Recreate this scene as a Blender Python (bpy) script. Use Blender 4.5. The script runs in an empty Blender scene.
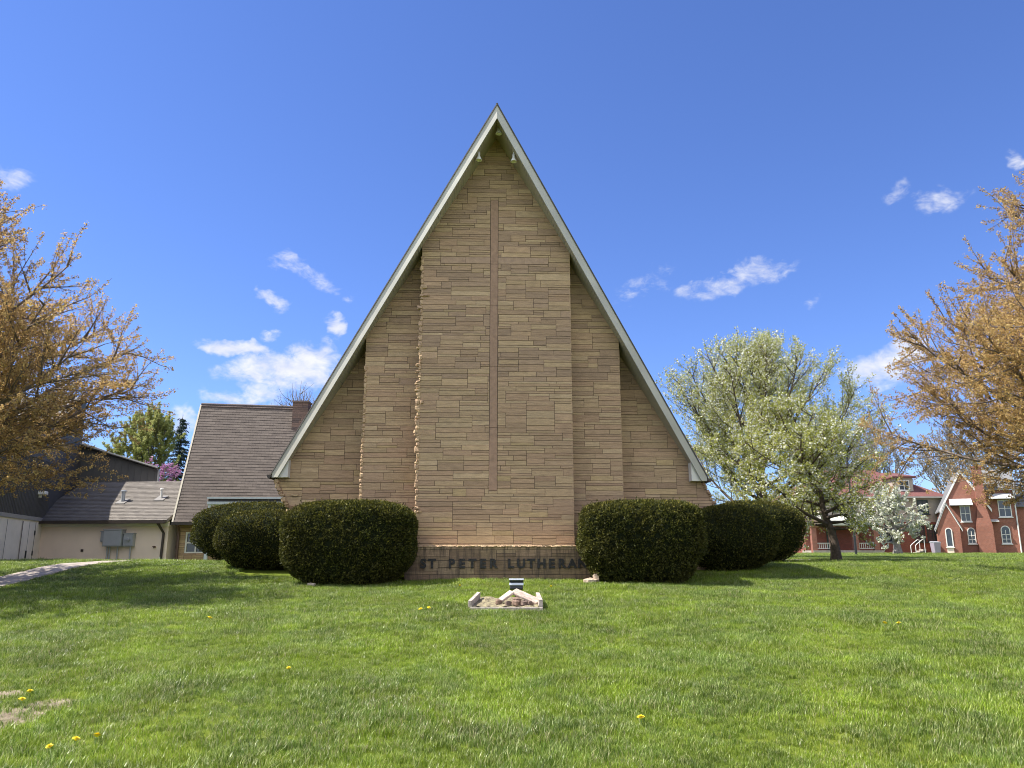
import bpy, bmesh, math, random
import numpy as np
from mathutils import Vector, Matrix
R = math.radians
sc = bpy.context.scene
C = sc.collection
rnd = random.Random(7)

# ------------------------------------------------------------------ scene / camera / light
cam_d = bpy.data.cameras.new('camera'); cam = bpy.data.objects.new('camera', cam_d); C.objects.link(cam)
cam_d.sensor_fit = 'HORIZONTAL'; cam_d.sensor_width = 36.0; cam_d.lens = 36.0 * 769 / 1024
cam_d.clip_end = 3000; cam_d.clip_start = 0.05
cam.location = (0, 0, 1.5); cam.rotation_euler = (R(102.5), 0, 0)
sc.camera = cam
sc.view_settings.view_transform = 'Standard'
sc.view_settings.look = 'None'
sc.view_settings.exposure = 1.08
sc.view_settings.gamma = 1.0
sc.view_settings.use_curve_mapping = False
sc.render.engine = 'CYCLES'
sc.cycles.use_denoising = True
sc.cycles.denoiser = 'OPENIMAGEDENOISE'
sc.cycles.use_adaptive_sampling = False
sc.cycles.use_light_tree = False
sc.cycles.filter_width = 1.0
sc.cycles.max_bounces = 6
sc.cycles.diffuse_bounces = 3
sc.cycles.transmission_bounces = 3
sc.cycles.glossy_bounces = 2
sc.cycles.transparent_max_bounces = 6
sc.cycles.sample_clamp_indirect = 6

SUN_EL, SUN_B = R(55), R(3.0)
to_sun = Vector((-math.cos(SUN_EL) * math.cos(SUN_B), -math.cos(SUN_EL) * math.sin(SUN_B), math.sin(SUN_EL)))
sd = bpy.data.lights.new('sun', 'SUN'); so = bpy.data.objects.new('sun', sd); C.objects.link(so)
sd.energy = 5.0; sd.angle = R(0.53); sd.color = (1.0, 0.95, 0.87)
so.rotation_euler = (-to_sun).to_track_quat('-Z', 'Y').to_euler()
so.location = (-20, 0, 30)

# ------------------------------------------------------------------ node helpers
class NT:
    def __init__(s, tree): s.t = tree; s.n = tree.nodes; s.l = tree.links
    def node(s, typ, **kw):
        n = s.n.new(typ)
        for k, v in kw.items():
            if k == 'ins':
                for i, x in v.items():
                    if hasattr(x, 'is_output'): s.l.new(x, n.inputs[i])
                    else: n.inputs[i].default_value = x
            else: setattr(n, k, v)
        return n
    def math(s, op, a, b=0.0, c=None, clamp=False):
        ins = {0: a, 1: b}
        if c is not None: ins[2] = c
        return s.node('ShaderNodeMath', operation=op, use_clamp=clamp, ins=ins).outputs[0]
    def noise(s, vec, scale, detail=3.0, rough=0.55, dist=0.0):
        ins = {'Scale': scale, 'Detail': detail, 'Roughness': rough, 'Distortion': dist}
        if vec is not None: ins['Vector'] = vec
        return s.node('ShaderNodeTexNoise', ins=ins).outputs[0]
    def ramp(s, fac, stops, interp='LINEAR'):
        n = s.node('ShaderNodeValToRGB', ins={0: fac}); cr = n.color_ramp; cr.interpolation = interp
        while len(cr.elements) < len(stops): cr.elements.new(0.5)
        for e, (p, c) in zip(cr.elements, stops):
            e.position = p; e.color = (*c, 1) if len(c) == 3 else c
        return n.outputs[0]
    def mix(s, fac, a, b, blend='MIX'):
        n = s.node('ShaderNodeMix', data_type='RGBA', blend_type=blend)
        for i, x in ((0, fac), (6, a), (7, b)):
            if hasattr(x, 'is_output'): s.l.new(x, n.inputs[i])
            else: n.inputs[i].default_value = x if i == 0 else (*x, 1)
        return n.outputs[2]
    def mapr(s, v, a, b, c, d, smooth=False):
        n = s.node('ShaderNodeMapRange', ins={0: v, 1: a, 2: b, 3: c, 4: d})
        if smooth: n.interpolation_type = 'SMOOTHSTEP'
        return n.outputs[0]

def material(name):
    m = bpy.data.materials.new(name); m.use_nodes = True
    nt = NT(m.node_tree); nt.n.clear()
    out = nt.node('ShaderNodeOutputMaterial')
    b = nt.node('ShaderNodeBsdfPrincipled'); nt.l.new(b.outputs[0], out.inputs[0])
    b.inputs['Roughness'].default_value = 0.8
    return m, nt, b, out

def simple(name, col, rough=0.7, var=0.12, scale=6.0, metal=0.0, bump=0.0, bscale=60.0, spec=0.5):
    m, nt, b, out = material(name)
    co = nt.node('ShaderNodeTexCoord').outputs['Object']
    n = nt.noise(co, scale, 4)
    lo = tuple(max(0, c * (1 - var)) for c in col); hi = tuple(min(1, c * (1 + var)) for c in col)
    nt.l.new(nt.ramp(n, [(0.3, lo), (0.7, hi)]), b.inputs['Base Color'])
    b.inputs['Roughness'].default_value = rough; b.inputs['Metallic'].default_value = metal
    b.inputs['Specular IOR Level'].default_value = spec
    if bump:
        bn = nt.node('ShaderNodeBump', ins={'Strength': bump, 'Distance': 0.01, 'Height': nt.noise(co, bscale, 4)})
        nt.l.new(bn.outputs[0], b.inputs['Normal'])
    return m

def tinted(name, rough=0.85, streak=(4, 4, 40), amt=0.25, bump=0.35, extra=None):
    """colour from the per-face 'tint' attribute, broken up by grain"""
    m, nt, b, out = material(name)
    at = nt.node('ShaderNodeAttribute', attribute_name='tint').outputs['Color']
    co = nt.node('ShaderNodeTexCoord').outputs['Object']
    mp = nt.node('ShaderNodeMapping', ins={0: co, 3: streak}).outputs[0]
    g = nt.noise(mp, 1.0, 5, 0.65)
    g2 = nt.noise(co, 45.0, 3)
    f = nt.math('ADD', nt.mapr(g, 0.3, 0.7, 1 - amt, 1 + amt), nt.mapr(g2, 0.3, 0.7, -0.08, 0.08))
    col = nt.mix(1.0, at, nt.node('ShaderNodeCombineColor', ins={0: f, 1: f, 2: f}).outputs[0], 'MULTIPLY')
    if extra: col = extra(nt, col, co)
    nt.l.new(col, b.inputs['Base Color']); b.inputs['Roughness'].default_value = rough
    b.inputs['Specular IOR Level'].default_value = 0.25
    h = nt.math('ADD', g, nt.math('MULTIPLY', g2, 0.6))
    nt.l.new(nt.node('ShaderNodeBump', ins={'Strength': bump, 'Distance': 0.012, 'Height': h}).outputs[0], b.inputs['Normal'])
    return m

def foliage(name, stops, trans=0.35, rough=0.6, spec=0.25, patch=None):
    m, nt, b, out = material(name)
    at = nt.node('ShaderNodeAttribute', attribute_name='leaf').outputs['Fac']
    col = nt.ramp(at, stops)
    if patch:
        co = nt.node('ShaderNodeTexCoord').outputs['Object']
        col = nt.mix(nt.mapr(nt.noise(co, patch[1], 2), 0.4, 0.65, 0, patch[2]), col, patch[0])
    nt.l.new(col, b.inputs['Base Color']); b.inputs['Roughness'].default_value = rough
    b.inputs['Specular IOR Level'].default_value = spec
    tr = nt.node('ShaderNodeBsdfTranslucent'); nt.l.new(col, tr.inputs[0])
    mx = nt.node('ShaderNodeMixShader', ins={0: trans, 1: b.outputs[0], 2: tr.outputs[0]})
    nt.l.new(mx.outputs[0], out.inputs[0])
    return m

# ------------------------------------------------------------------ world sky with clouds
F = 769.0; PC, PS = math.cos(R(12.5)), math.sin(R(12.5))
def sky_dir(px, py):
    u = 384 - py
    return Vector((px - 512, F * PC - u * PS, F * PS + u * PC)).normalized()
w = bpy.data.worlds.new('World'); sc.world = w; w.use_nodes = True
nt = NT(w.node_tree); nt.n.clear()
wo = nt.node('ShaderNodeOutputWorld'); bg = nt.node('ShaderNodeBackground'); nt.l.new(bg.outputs[0], wo.inputs[0])
sky = nt.node('ShaderNodeTexSky', sky_type='NISHITA', sun_disc=False)
sky.sun_elevation = SUN_EL; sky.sun_rotation = math.atan2(to_sun.x, to_sun.y)
sky.altitude = 300; sky.air_density = 1.0; sky.dust_density = 0.1; sky.ozone_density = 2.5
SKY_S = 0.11
bg.inputs[1].default_value = SKY_S
d = nt.node('ShaderNodeVectorMath', operation='NORMALIZE', ins={0: nt.node('ShaderNodeTexCoord').outputs['Generated']}).outputs[0]
clouds = [  # centre direction, half sizes (radians), tilt, density
    (280, 374, .078, .032, -4, 1.35), (236, 346, .055, .013, -8, 1.2), (316, 362, .045, .030, 10, 1.25),
    (276, 306, .034, .015, -14, 1.0), (306, 273, .048, .016, -24, .62), (338, 331, .024, .018, -30, .95),
    (250, 395, .060, .018, 0, .85), (268, 337, .022, .008, 0, .6), (348, 299, .018, .009, -10, .42),
    (740, 280, .085, .022, 9, .68), (650, 284, .050, .020, 12, .40), (938, 199, .030, .020, -15, .66), (900, 191, .026, .015, 15, .5),
    (812, 303, .016, .012, 0, .45), (880, 366, .062, .030, 10, 1.05), (4, 176, .026, .018, -10, .6), (1022, 157, .020, .013, 0, .7),
    (185, 422, .030, .020, 0, .8), (262, 340, .016, .012, 0, .3)]
wv = nt.node('ShaderNodeTexNoise', ins={'Vector': d, 'Scale': 14.0, 'Detail': 4.0, 'Roughness': .6}).outputs[1]
wv = nt.node('ShaderNodeVectorMath', operation='SCALE', ins={0: nt.node('ShaderNodeVectorMath', operation='SUBTRACT', ins={0: wv, 1: (.5, .5, .5)}).outputs[0], 3: .075}).outputs[0]
dw = nt.node('ShaderNodeVectorMath', operation='ADD', ins={0: d, 1: wv}).outputs[0]
M = None
for (px, py, hw, hh, tl, st) in clouds:
    c = sky_dir(px, py); r_ = c.cross(Vector((0, 0, 1))).normalized(); u_ = r_.cross(c).normalized()
    q = Matrix.Rotation(R(tl), 3, -c); r_ = q @ r_; u_ = q @ u_
    da = nt.node('ShaderNodeVectorMath', operation='DOT_PRODUCT', ins={0: dw, 1: tuple(r_ / hw)}).outputs['Value']
    db = nt.node('ShaderNodeVectorMath', operation='DOT_PRODUCT', ins={0: dw, 1: tuple(u_ / hh)}).outputs['Value']
    dc = nt.node('ShaderNodeVectorMath', operation='DOT_PRODUCT', ins={0: d, 1: tuple(c)}).outputs['Value']
    # the dot with u has a zero at the centre direction
    rr = nt.math('ADD', nt.math('MULTIPLY', da, da), nt.math('MULTIPLY', db, db))
    ms = nt.math('MULTIPLY', nt.math('MULTIPLY', nt.math('SUBTRACT', 1.0, rr, clamp=True), st), nt.math('GREATER_THAN', dc, 0.5))
    M = ms if M is None else nt.math('MAXIMUM', M, ms)
mp = nt.node('ShaderNodeMapping', ins={0: d, 3: (1, 1, 1.7)}).outputs[0]
n1 = nt.noise(mp, 20.0, 7, 0.62, 0.4)
n2 = nt.noise(mp, 55.0, 5, 0.6, 0.8)
nn = nt.math('ADD', nt.math('MULTIPLY', n1, 0.7), nt.math('MULTIPLY', n2, 0.3))
dens = nt.math('ADD', M, nt.math('MULTIPLY', nt.math('SUBTRACT', nn, 0.5), 3.6))
dens = nt.math('MULTIPLY', nt.mapr(dens, 0.05, 1.35, 0, 0.95, True), nt.mapr(M, 0.02, 0.35, 0, 1, True))
# broken cumulus added behind the camera, out of view, to brighten and neutralise shade
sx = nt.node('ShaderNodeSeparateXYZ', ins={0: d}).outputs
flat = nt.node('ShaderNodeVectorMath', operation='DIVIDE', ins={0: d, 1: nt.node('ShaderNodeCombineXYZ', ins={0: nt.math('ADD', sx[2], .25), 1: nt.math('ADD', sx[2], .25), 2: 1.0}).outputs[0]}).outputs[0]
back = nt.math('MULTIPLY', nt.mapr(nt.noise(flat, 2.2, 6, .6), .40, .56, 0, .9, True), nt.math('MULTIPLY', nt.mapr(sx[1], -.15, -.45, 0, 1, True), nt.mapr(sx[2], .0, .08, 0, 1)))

hsv = nt.mix(1.0, sky.outputs[0], (.50, .60, .915), 'MULTIPLY')
shade = nt.noise(mp, 30.0, 4)
ccol = nt.ramp(shade, [(0.3, (.36 / SKY_S, .38 / SKY_S, .46 / SKY_S)), (0.6, (.47 / SKY_S, .475 / SKY_S, .50 / SKY_S))])
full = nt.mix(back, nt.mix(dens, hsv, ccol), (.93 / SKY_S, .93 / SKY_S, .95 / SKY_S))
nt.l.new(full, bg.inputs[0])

# ------------------------------------------------------------------ mesh builder
class MB:
    def __init__(s): s.v = []; s.f = []; s.m = []; s.t = []
    def face(s, pts, mi=0, tint=(1, 1, 1)):
        i = len(s.v); s.v += [tuple(p) for p in pts]; s.f.append(tuple(range(i, i + len(pts)))); s.m.append(mi); s.t.append(tint)
    def hexa(s, b, t, mi=0, tint=(1, 1, 1)):
        """b, t: matching loops of n points (bottom and top)"""
        i = len(s.v); n = len(b); s.v += [tuple(p) for p in b] + [tuple(p) for p in t]
        fs = [tuple(i + k for k in range(n - 1, -1, -1)), tuple(i + n + k for k in range(n))]
        fs += [(i + k, i + (k + 1) % n, i + n + (k + 1) % n, i + n + k) for k in range(n)]
        s.f += fs; s.m += [mi] * len(fs); s.t += [tint] * len(fs)
    def box(s, x0, x1, y0, y1, z0, z1, mi=0, tint=(1, 1, 1)):
        s.hexa([(x0, y0, z0), (x1, y0, z0), (x1, y1, z0), (x0, y1, z0)], [(x0, y0, z1), (x1, y0, z1), (x1, y1, z1), (x0, y1, z1)], mi, tint)
    def obox(s, c, hx, hy, hz, M3, mi=0, tint=(1, 1, 1)):
        P = lambda a, b_, c_: Vector(c) + M3 @ Vector((a * hx, b_ * hy, c_ * hz))
        s.hexa([P(-1, -1, -1), P(1, -1, -1), P(1, 1, -1), P(-1, 1, -1)], [P(-1, -1, 1), P(1, -1, 1), P(1, 1, 1), P(-1, 1, 1)], mi, tint)
    def tube(s, pts, rad, n=8, mi=0, tint=(1, 1, 1), cap=True):
        pts = [Vector(p) for p in pts]
        if not hasattr(rad, '__len__'): rad = [rad] * len(pts)
        i0 = len(s.v); ref = None
        for k, p in enumerate(pts):
            t = (pts[min(k + 1, len(pts) - 1)] - pts[max(k - 1, 0)]).normalized()
            if ref is None: ref = t.orthogonal().normalized()
            ref = (ref - t * ref.dot(t)).normalized(); bi = t.cross(ref)
            for j in range(n):
                a = 2 * math.pi * j / n
                s.v.append(tuple(p + (ref * math.cos(a) + bi * math.sin(a)) * rad[k]))
        for k in range(len(pts) - 1):
            for j in range(n):
                a = i0 + k * n; s.f.append((a + j, a + (j + 1) % n, a + n + (j + 1) % n, a + n + j)); s.m.append(mi); s.t.append(tint)
        if cap:
            s.f.append(tuple(i0 + j for j in range(n - 1, -1, -1))); a = i0 + (len(pts) - 1) * n
            s.f.append(tuple(a + j for j in range(n))); s.m += [mi] * 2; s.t += [tint] * 2
    def lathe(s, prof, c=(0, 0, 0), n=16, mi=0, tint=(1, 1, 1)):
        i0 = len(s.v); c = Vector(c)
        for (r, z) in prof:
            for j in range(n):
                a = 2 * math.pi * j / n; s.v.append((c.x + r * math.cos(a), c.y + r * math.sin(a), c.z + z))
        for k in range(len(prof) - 1):
            for j in range(n):
                a = i0 + k * n; s.f.append((a + j, a + (j + 1) % n, a + n + (j + 1) % n, a + n + j)); s.m.append(mi); s.t.append(tint)
    def build(s, name, mats, parent=None, bevel=0.0, smooth=False):
        me = bpy.data.meshes.new(name); me.from_pydata(s.v, [], s.f)
        for m in (mats if isinstance(mats, (list, tuple)) else [mats]): me.materials.append(m)
        me.polygons.foreach_set('material_index', s.m)
        at = me.attributes.new('tint', 'FLOAT_COLOR', 'FACE')
        at.data.foreach_set('color', np.array([(*t, 1.0) for t in s.t], dtype=np.float32).ravel())
        if smooth: me.polygons.foreach_set('use_smooth', [True] * len(s.f))
        me.update()
        o = bpy.data.objects.new(name, me); C.objects.link(o)
        if parent is not None: o.parent = parent
        if bevel:
            b = o.modifiers.new('bevel', 'BEVEL'); b.width = bevel; b.segments = 2; b.limit_method = 'ANGLE'
        return o

def thing(name, label, cat, loc=(0, 0, 0), rz=0.0, group=None):
    o = bpy.data.objects.new(name, None); C.objects.link(o); o.empty_display_size = 0.3
    o.location = loc; o.rotation_euler = (0, 0, rz)
    return tag(o, label, cat, group)
def tag(o, label, cat, group=None, kind=None):
    if label: o['label'] = label
    if cat: o['category'] = cat
    if group: o['group'] = group
    if kind: o['kind'] = kind
    return o

# ------------------------------------------------------------------ terrain
_ys = np.array([-80, 0, 5, 10, 14, 17, 20, 23, 26, 30, 40, 60, 80, 150, 400, 900], float)
_hs = np.array([-.3, 0, .26, .55, .76, .94, 1.15, 1.265, 1.30, 1.32, 1.37, 1.49, 1.60, 1.85, 2.0, 2.2])
_yy = np.arange(-80, 200, .25); _hh = np.interp(_yy, _ys, _hs)
_k = np.exp(-0.5 * (np.arange(-8, 9) / 3.0) ** 2); _k /= _k.sum()
_hh = np.convolve(np.pad(_hh, 8, mode='edge'), _k, 'valid')
def sst(x, a, b):
    t = np.clip((x - a) / (b - a), 0, 1); return t * t * (3 - 2 * t)
def H(x, y):
    x = np.asarray(x, float); y = np.asarray(y, float)
    h = np.where(y < 195, np.interp(y, _yy, _hh), np.interp(y, _ys, _hs))
    left = sst(-x, 5.0, 7.5)
    h = h + left * (0.10 * np.exp(-((y - 20) / 2.5) ** 2)) - left * 0.85 * sst(y, 24.3, 28.5) * (1 - sst(y, 60, 90))
    h = h + sst(x, 2.8, 4.5) * (1 - sst(x, 9, 12)) * 0.10 * np.exp(-((y - 19.2) / 1.6) ** 2)
    h = h + 0.018 * np.sin(x * 1.3 + 0.7 * y) * np.cos(y * 0.9 - 0.4 * x) + 0.025 * np.sin(0.45 * x + 1.0) * np.sin(0.55 * y)
    return h
def hz(x, y): return float(H(x, y))

# ground
gx = np.unique(np.concatenate([np.arange(-26, 26.1, .4), np.linspace(26, 60, 20), np.linspace(60, 700, 22), -np.linspace(26, 60, 20), -np.linspace(60, 700, 22)]))
gy = np.unique(np.concatenate([np.arange(-8, 34.1, .4), np.linspace(34, 90, 40), np.linspace(90, 900, 26), -np.linspace(8, 80, 10)]))
X, Y = np.meshgrid(gx, gy); Z = H(X, Y)
vs = np.stack([X, Y, Z], -1).reshape(-1, 3); nx = len(gx)
fs = [(j * nx + i, j * nx + i + 1, (j + 1) * nx + i + 1, (j + 1) * nx + i) for j in range(len(gy) - 1) for i in range(nx - 1)]
me = bpy.data.meshes.new('ground'); me.from_pydata(vs.tolist(), [], fs); me.polygons.foreach_set('use_smooth', [True] * len(fs))
ground = bpy.data.objects.new('ground', me); C.objects.link(ground)
tag(ground, 'sloping green lawn rising to the church', None, kind='structure')
gm, nt, b, out = material('lawn_soil')
pos = nt.node('ShaderNodeNewGeometry').outputs['Position']
a1 = nt.noise(pos, 0.6, 4); a2 = nt.noise(pos, 7.0, 5, 0.7); a3 = nt.noise(pos, 60.0, 3)
col = nt.ramp(nt.math('ADD', nt.math('MULTIPLY', a1, 0.55), nt.math('MULTIPLY', a2, 0.45)), [(0.33, (.045, .065, .008)), (0.5, (.10, .14, .012)), (0.68, (.17, .20, .022))])
soil = nt.ramp(a2, [(0.3, (.13, .10, .065)), (0.7, (.38, .32, .22))])
sp = None
SOIL = [(-3.80, 6.05, .33), (-3.62, 6.45, .20), (-4.15, 6.0, .28), (-4.2, 6.75, .15), (1.7, 16.95, .22), (-.95, 5.35, .05), (.65, 5.5, .05)]
for (sx, sy, sr) in SOIL:
    dd = nt.node('ShaderNodeVectorMath', operation='DISTANCE', ins={0: pos, 1: (sx, sy, hz(sx, sy))}).outputs['Value']
    k = nt.mapr(dd, sr * 1.25, sr * 0.6, 0, 1)
    sp = k if sp is None else nt.math('MAXIMUM', sp, k)
sp = nt.mapr(nt.math('ADD', sp, nt.math('MULTIPLY', nt.math('SUBTRACT', a2, 0.5), 1.2)), 0.35, 0.6, 0, 1)
nt.l.new(nt.mix(sp, col, soil), b.inputs['Base Color']); b.inputs['Roughness'].default_value = 0.9
b.inputs['Specular IOR Level'].default_value = 0.15
hh = nt.math('ADD', a2, nt.math('MULTIPLY', a3, 0.7))
nt.l.new(nt.node('ShaderNodeBump', ins={'Strength': 0.8, 'Distance': 0.05, 'Height': hh}).outputs[0], b.inputs['Normal'])
me.materials.append(gm)

# concrete paths laid on the ground
M_conc = simple('concrete', (.33, .28, .23), 0.9, 0.22, 3.0, bump=0.4, bscale=30)
PATHS = {'path': ([(-8.6, 11.0), (-10.3, 14.6), (-10.75, 17.0), (-11.0, 19.5), (-11.3, 21.5), (-11.4, 22.8)], .85),
         'sidewalk': ([(7.2, 27.3), (9.5, 27.3), (12.5, 27.8), (15.0, 28.6)], 1.1)}
def strip_path(name, pts, wd, label):
    P = []
    for k in range(len(pts) - 1):
        for t in np.linspace(0, 1, 8, endpoint=(k == len(pts) - 2)):
            P.append((pts[k][0] * (1 - t) + pts[k + 1][0] * t, pts[k][1] * (1 - t) + pts[k + 1][1] * t))
    mb = MB(); L, Rr = [], []
    for k, p in enumerate(P):
        q = P[min(k + 1, len(P) - 1)]; o = P[max(k - 1, 0)]
        t = Vector((q[0] - o[0], q[1] - o[1])).normalized(); n = Vector((-t.y, t.x)) * wd / 2
        L.append((p[0] + n.x, p[1] + n.y)); Rr.append((p[0] - n.x, p[1] - n.y))
    g = lambda p, dz: (p[0], p[1], hz(*p) + dz)
    for k in range(len(P) - 1):
        gap = 0.0 if k % 5 else 0.02
        mb.hexa([g(L[k], -.1), g(Rr[k], -.1), g(Rr[k + 1], -.1), g(L[k + 1], -.1)], [g(L[k], .035 - gap), g(Rr[k], .035 - gap), g(Rr[k + 1], .035), g(L[k + 1], .035)])
    return tag(mb.build(name, M_conc), label, None, kind='structure')
strip_path('path', *PATHS['path'], 'narrow concrete footpath at the left lawn edge')
strip_path('sidewalk', *PATHS['sidewalk'], 'pale sidewalk beside the blossoming trees')

# ------------------------------------------------------------------ materials
TAN = [(0.427, 0.297, 0.174), (0.409, 0.284, 0.169), (0.386, 0.26, 0.158), (0.379, 0.25, 0.156), (0.397, 0.266, 0.165), (0.36, 0.242, 0.15), (0.449, 0.321, 0.194), (0.397, 0.277, 0.165), (0.416, 0.294, 0.172), (0.371, 0.252, 0.156)]
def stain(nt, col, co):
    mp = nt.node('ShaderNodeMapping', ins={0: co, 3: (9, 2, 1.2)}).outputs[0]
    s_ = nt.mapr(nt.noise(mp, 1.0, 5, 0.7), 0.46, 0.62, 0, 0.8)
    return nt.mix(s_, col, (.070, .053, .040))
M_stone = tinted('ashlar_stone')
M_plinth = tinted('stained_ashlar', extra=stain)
M_rough = tinted('rockface_stone', streak=(20, 20, 20), amt=0.3, bump=0.9)
M_mortar = simple('mortar', (.060, .046, .036), 0.95, 0.15, 8)
M_cross = simple('red_sandstone', (.315, .198, .130), 0.85, 0.16, 9, bump=0.3)
M_fascia = simple('cream_paint', (.47, .455, .40), 0.55, 0.13, 1.3)
M_soffit = simple('soffit_paint', (.40, .36, .27), 0.6, 0.06, 2)
M_white = simple('white_paint', (.68, .66, .61), 0.5, 0.05, 3)
M_shing = tinted('brown_shingle', rough=0.95, streak=(40, 40, 40), amt=0.22, bump=0.6)
M_shing_d = simple('dark_shingle', (.10, .09, .085), 0.95, 0.25, 14, bump=0.5)
M_gutter = simple('dark_gutter_metal', (.045, .033, .027), 0.45, 0.1, 4)
M_brown = simple('brown_gutter_metal', (.10, .055, .040), 0.45, 0.1, 4)
M_black = simple('black_metal', (.018, .018, .02), 0.45, 0.15, 6)
M_steel = simple('grey_steel', (.36, .38, .40), 0.45, 0.06, 5, metal=0.3)
M_greyf = simple('dull_flashing', (.16, .15, .14), 0.7, 0.1, 5)
M_glass = simple('window_glass', (.03, .04, .05), 0.08, 0.3, 2, spec=0.8)
M_wood = simple('weathered_timber', (.38, .32, .27), 0.9, 0.45, 16, bump=0.5, bscale=40)
M_bark = simple('tree_bark', (.085, .062, .047), 0.95, 0.4, 12, bump=0.8, bscale=25)
M_barkm = simple('maple_bark', (.15, .115, .09), 0.95, 0.35, 10, bump=0.8, bscale=25)
M_barkg = simple('grey_bark', (.20, .175, .155), 0.95, 0.35, 8, bump=0.8, bscale=25)

# ------------------------------------------------------------------ ashlar walls (church-local: x right, y back, z up)
def clip(poly, planes):
    for (a, b_, c_) in planes:          # keep a*x + b*z + c >= 0
        out = []
        for i in range(len(poly)):
            p, q = poly[i], poly[(i + 1) % len(poly)]
            dp = a * p[0] + b_ * p[1] + c_; dq = a * q[0] + b_ * q[1] + c_
            if dp >= 0: out.append(p)
            if dp * dq < 0:
                t = dp / (dp - dq); out.append((p[0] + t * (q[0] - p[0]), p[1] + t * (q[1] - p[1])))
        poly = out
        if len(poly) < 3: return []
    return poly
def inset(poly, d_):
    cx = sum(p[0] for p in poly) / len(poly); cz = sum(p[1] for p in poly) / len(poly)
    xs = [p[0] for p in poly]; zs = [p[1] for p in poly]
    fx = max(0.0, 1 - 2 * d_ / max(max(xs) - min(xs), 1e-4)); fz = max(0.0, 1 - 2 * d_ / max(max(zs) - min(zs), 1e-4))
    return [(cx + (p[0] - cx) * fx, cz + (p[1] - cz) * fz) for p in poly]
def ashlar(mb, x0, x1, z0, z1, planes, M4, seed, skip=None, mod=0.058, tintf=None, lmul=1.0, joint=0.0072):
    rg = random.Random(seed); cw = 0.06
    nxc = max(1, int(round((x1 - x0) / cw))); nr = int(math.ceil((z1 - z0) / mod)); cw = (x1 - x0) / nxc
    occ = [[False] * nxc for _ in range(nr)]
    for r in range(nr):
        c = 0
        while c < nxc:
            if occ[r][c]: c += 1; continue
            n = 0
            while c + n < nxc and not occ[r][c + n]: n += 1
            hgt = rg.choices((1, 2, 3), (.40, .46, .14))[0]
            L = int(rg.choice((5, 6, 7, 8, 9, 10, 12, 14)) * lmul * (0.75 if hgt == 3 else 1.0)); L = max(3, L)
            if n - L < 4: L = n if n < 17 else n // 2
            hgt = min(hgt, nr - r)
            for k in range(hgt):
                for j in range(L): occ[r + k][c + j] = True
            a, b_ = x0 + c * cw, x0 + (c + L) * cw; za, zb = z0 + r * mod, z0 + (r + hgt) * mod
            rects = [(a, b_, za, zb)]
            for (s0, s1, t0, t1) in (skip or ()):
                nr_ = []
                for (u0, u1, v0, v1) in rects:
                    if v1 <= t0 or v0 >= t1 or u1 <= s0 or u0 >= s1: nr_.append((u0, u1, v0, v1)); continue
                    if u0 < s0: nr_.append((u0, s0, v0, v1))
                    if u1 > s1: nr_.append((s1, u1, v0, v1))
                    m0, m1 = max(u0, s0), min(u1, s1)
                    if v0 < t0: nr_.append((m0, m1, v0, t0))
                    if v1 > t1: nr_.append((m0, m1, t1, v1))
                rects = [q for q in nr_ if q[1] - q[0] > .02 and q[3] - q[2] > .012]
            base = rg.choice(TAN); br = rg.uniform(.88, 1.09)
            for (u0, u1, v0, v1) in rects:
                poly = clip([(u0, v0), (u1, v0), (u1, v1), (u0, v1)], planes)
                if not poly: continue
                t = tintf(0.5 * (u0 + u1), 0.5 * (v0 + v1), rg, base) if tintf else base
                t = tuple(min(.8, q * br) for q in t)
                dp = rg.uniform(-.004, .004)
                mb_hex(mb, inset(poly, joint * .5), inset(poly, joint * .5 + .003), dp, M4, t)
            c += L
def mb_hex(mb, p1, p2, dp, M4, t):
    Bk = [M4 @ Vector((p[0], .03, p[1])) for p in p1]
    Md = [M4 @ Vector((p[0], dp + .003, p[1])) for p in p1]
    Fr = [M4 @ Vector((p[0], dp, p[1])) for p in p2]
    i = len(mb.v); n = len(p1); mb.v += [tuple(q) for q in Bk + Md + Fr]
    fs = [tuple(i + 2 * n + k for k in range(n))]
    for lv in (0, 1):
        for k in range(n):
            fs.append((i + lv * n + k, i + lv * n + (k + 1) % n, i + (lv + 1) * n + (k + 1) % n, i + (lv + 1) * n + k))
    mb.f += fs; mb.m += [0] * len(fs); mb.t += [t] * len(fs)
def backing(mb, poly, M4, thick=.32):
    """mortar core just behind the stone faces"""
    mb.hexa([M4 @ Vector((p[0], .008, p[1])) for p in poly], [M4 @ Vector((p[0], thick, p[1])) for p in poly], 1, (1, 1, 1))
def lump(mb, c, s, rg, tint):
    """irregular rock-faced block"""
    n, m = 7, 5; i0 = len(mb.v); c = Vector(c)
    for j in range(m + 1):
        th = math.pi * j / m
        for i in range(n):
            ph = 2 * math.pi * i / n; k = rg.uniform(.72, 1.12)
            v = Vector((math.sin(th) * math.cos(ph), math.sin(th) * math.sin(ph), math.cos(th)))
            v = Vector([math.copysign(abs(q) ** .6, q) for q in v]) * k
            mb.v.append((c.x + v.x * s[0], c.y + v.y * s[1], c.z + v.z * s[2]))
    for j in range(m):
        for i in range(n):
            a = i0 + j * n; mb.f.append((a + i, a + n + i, a + n + (i + 1) % n, a + (i + 1) % n)); mb.m.append(0); mb.t.append(tint)

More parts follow.
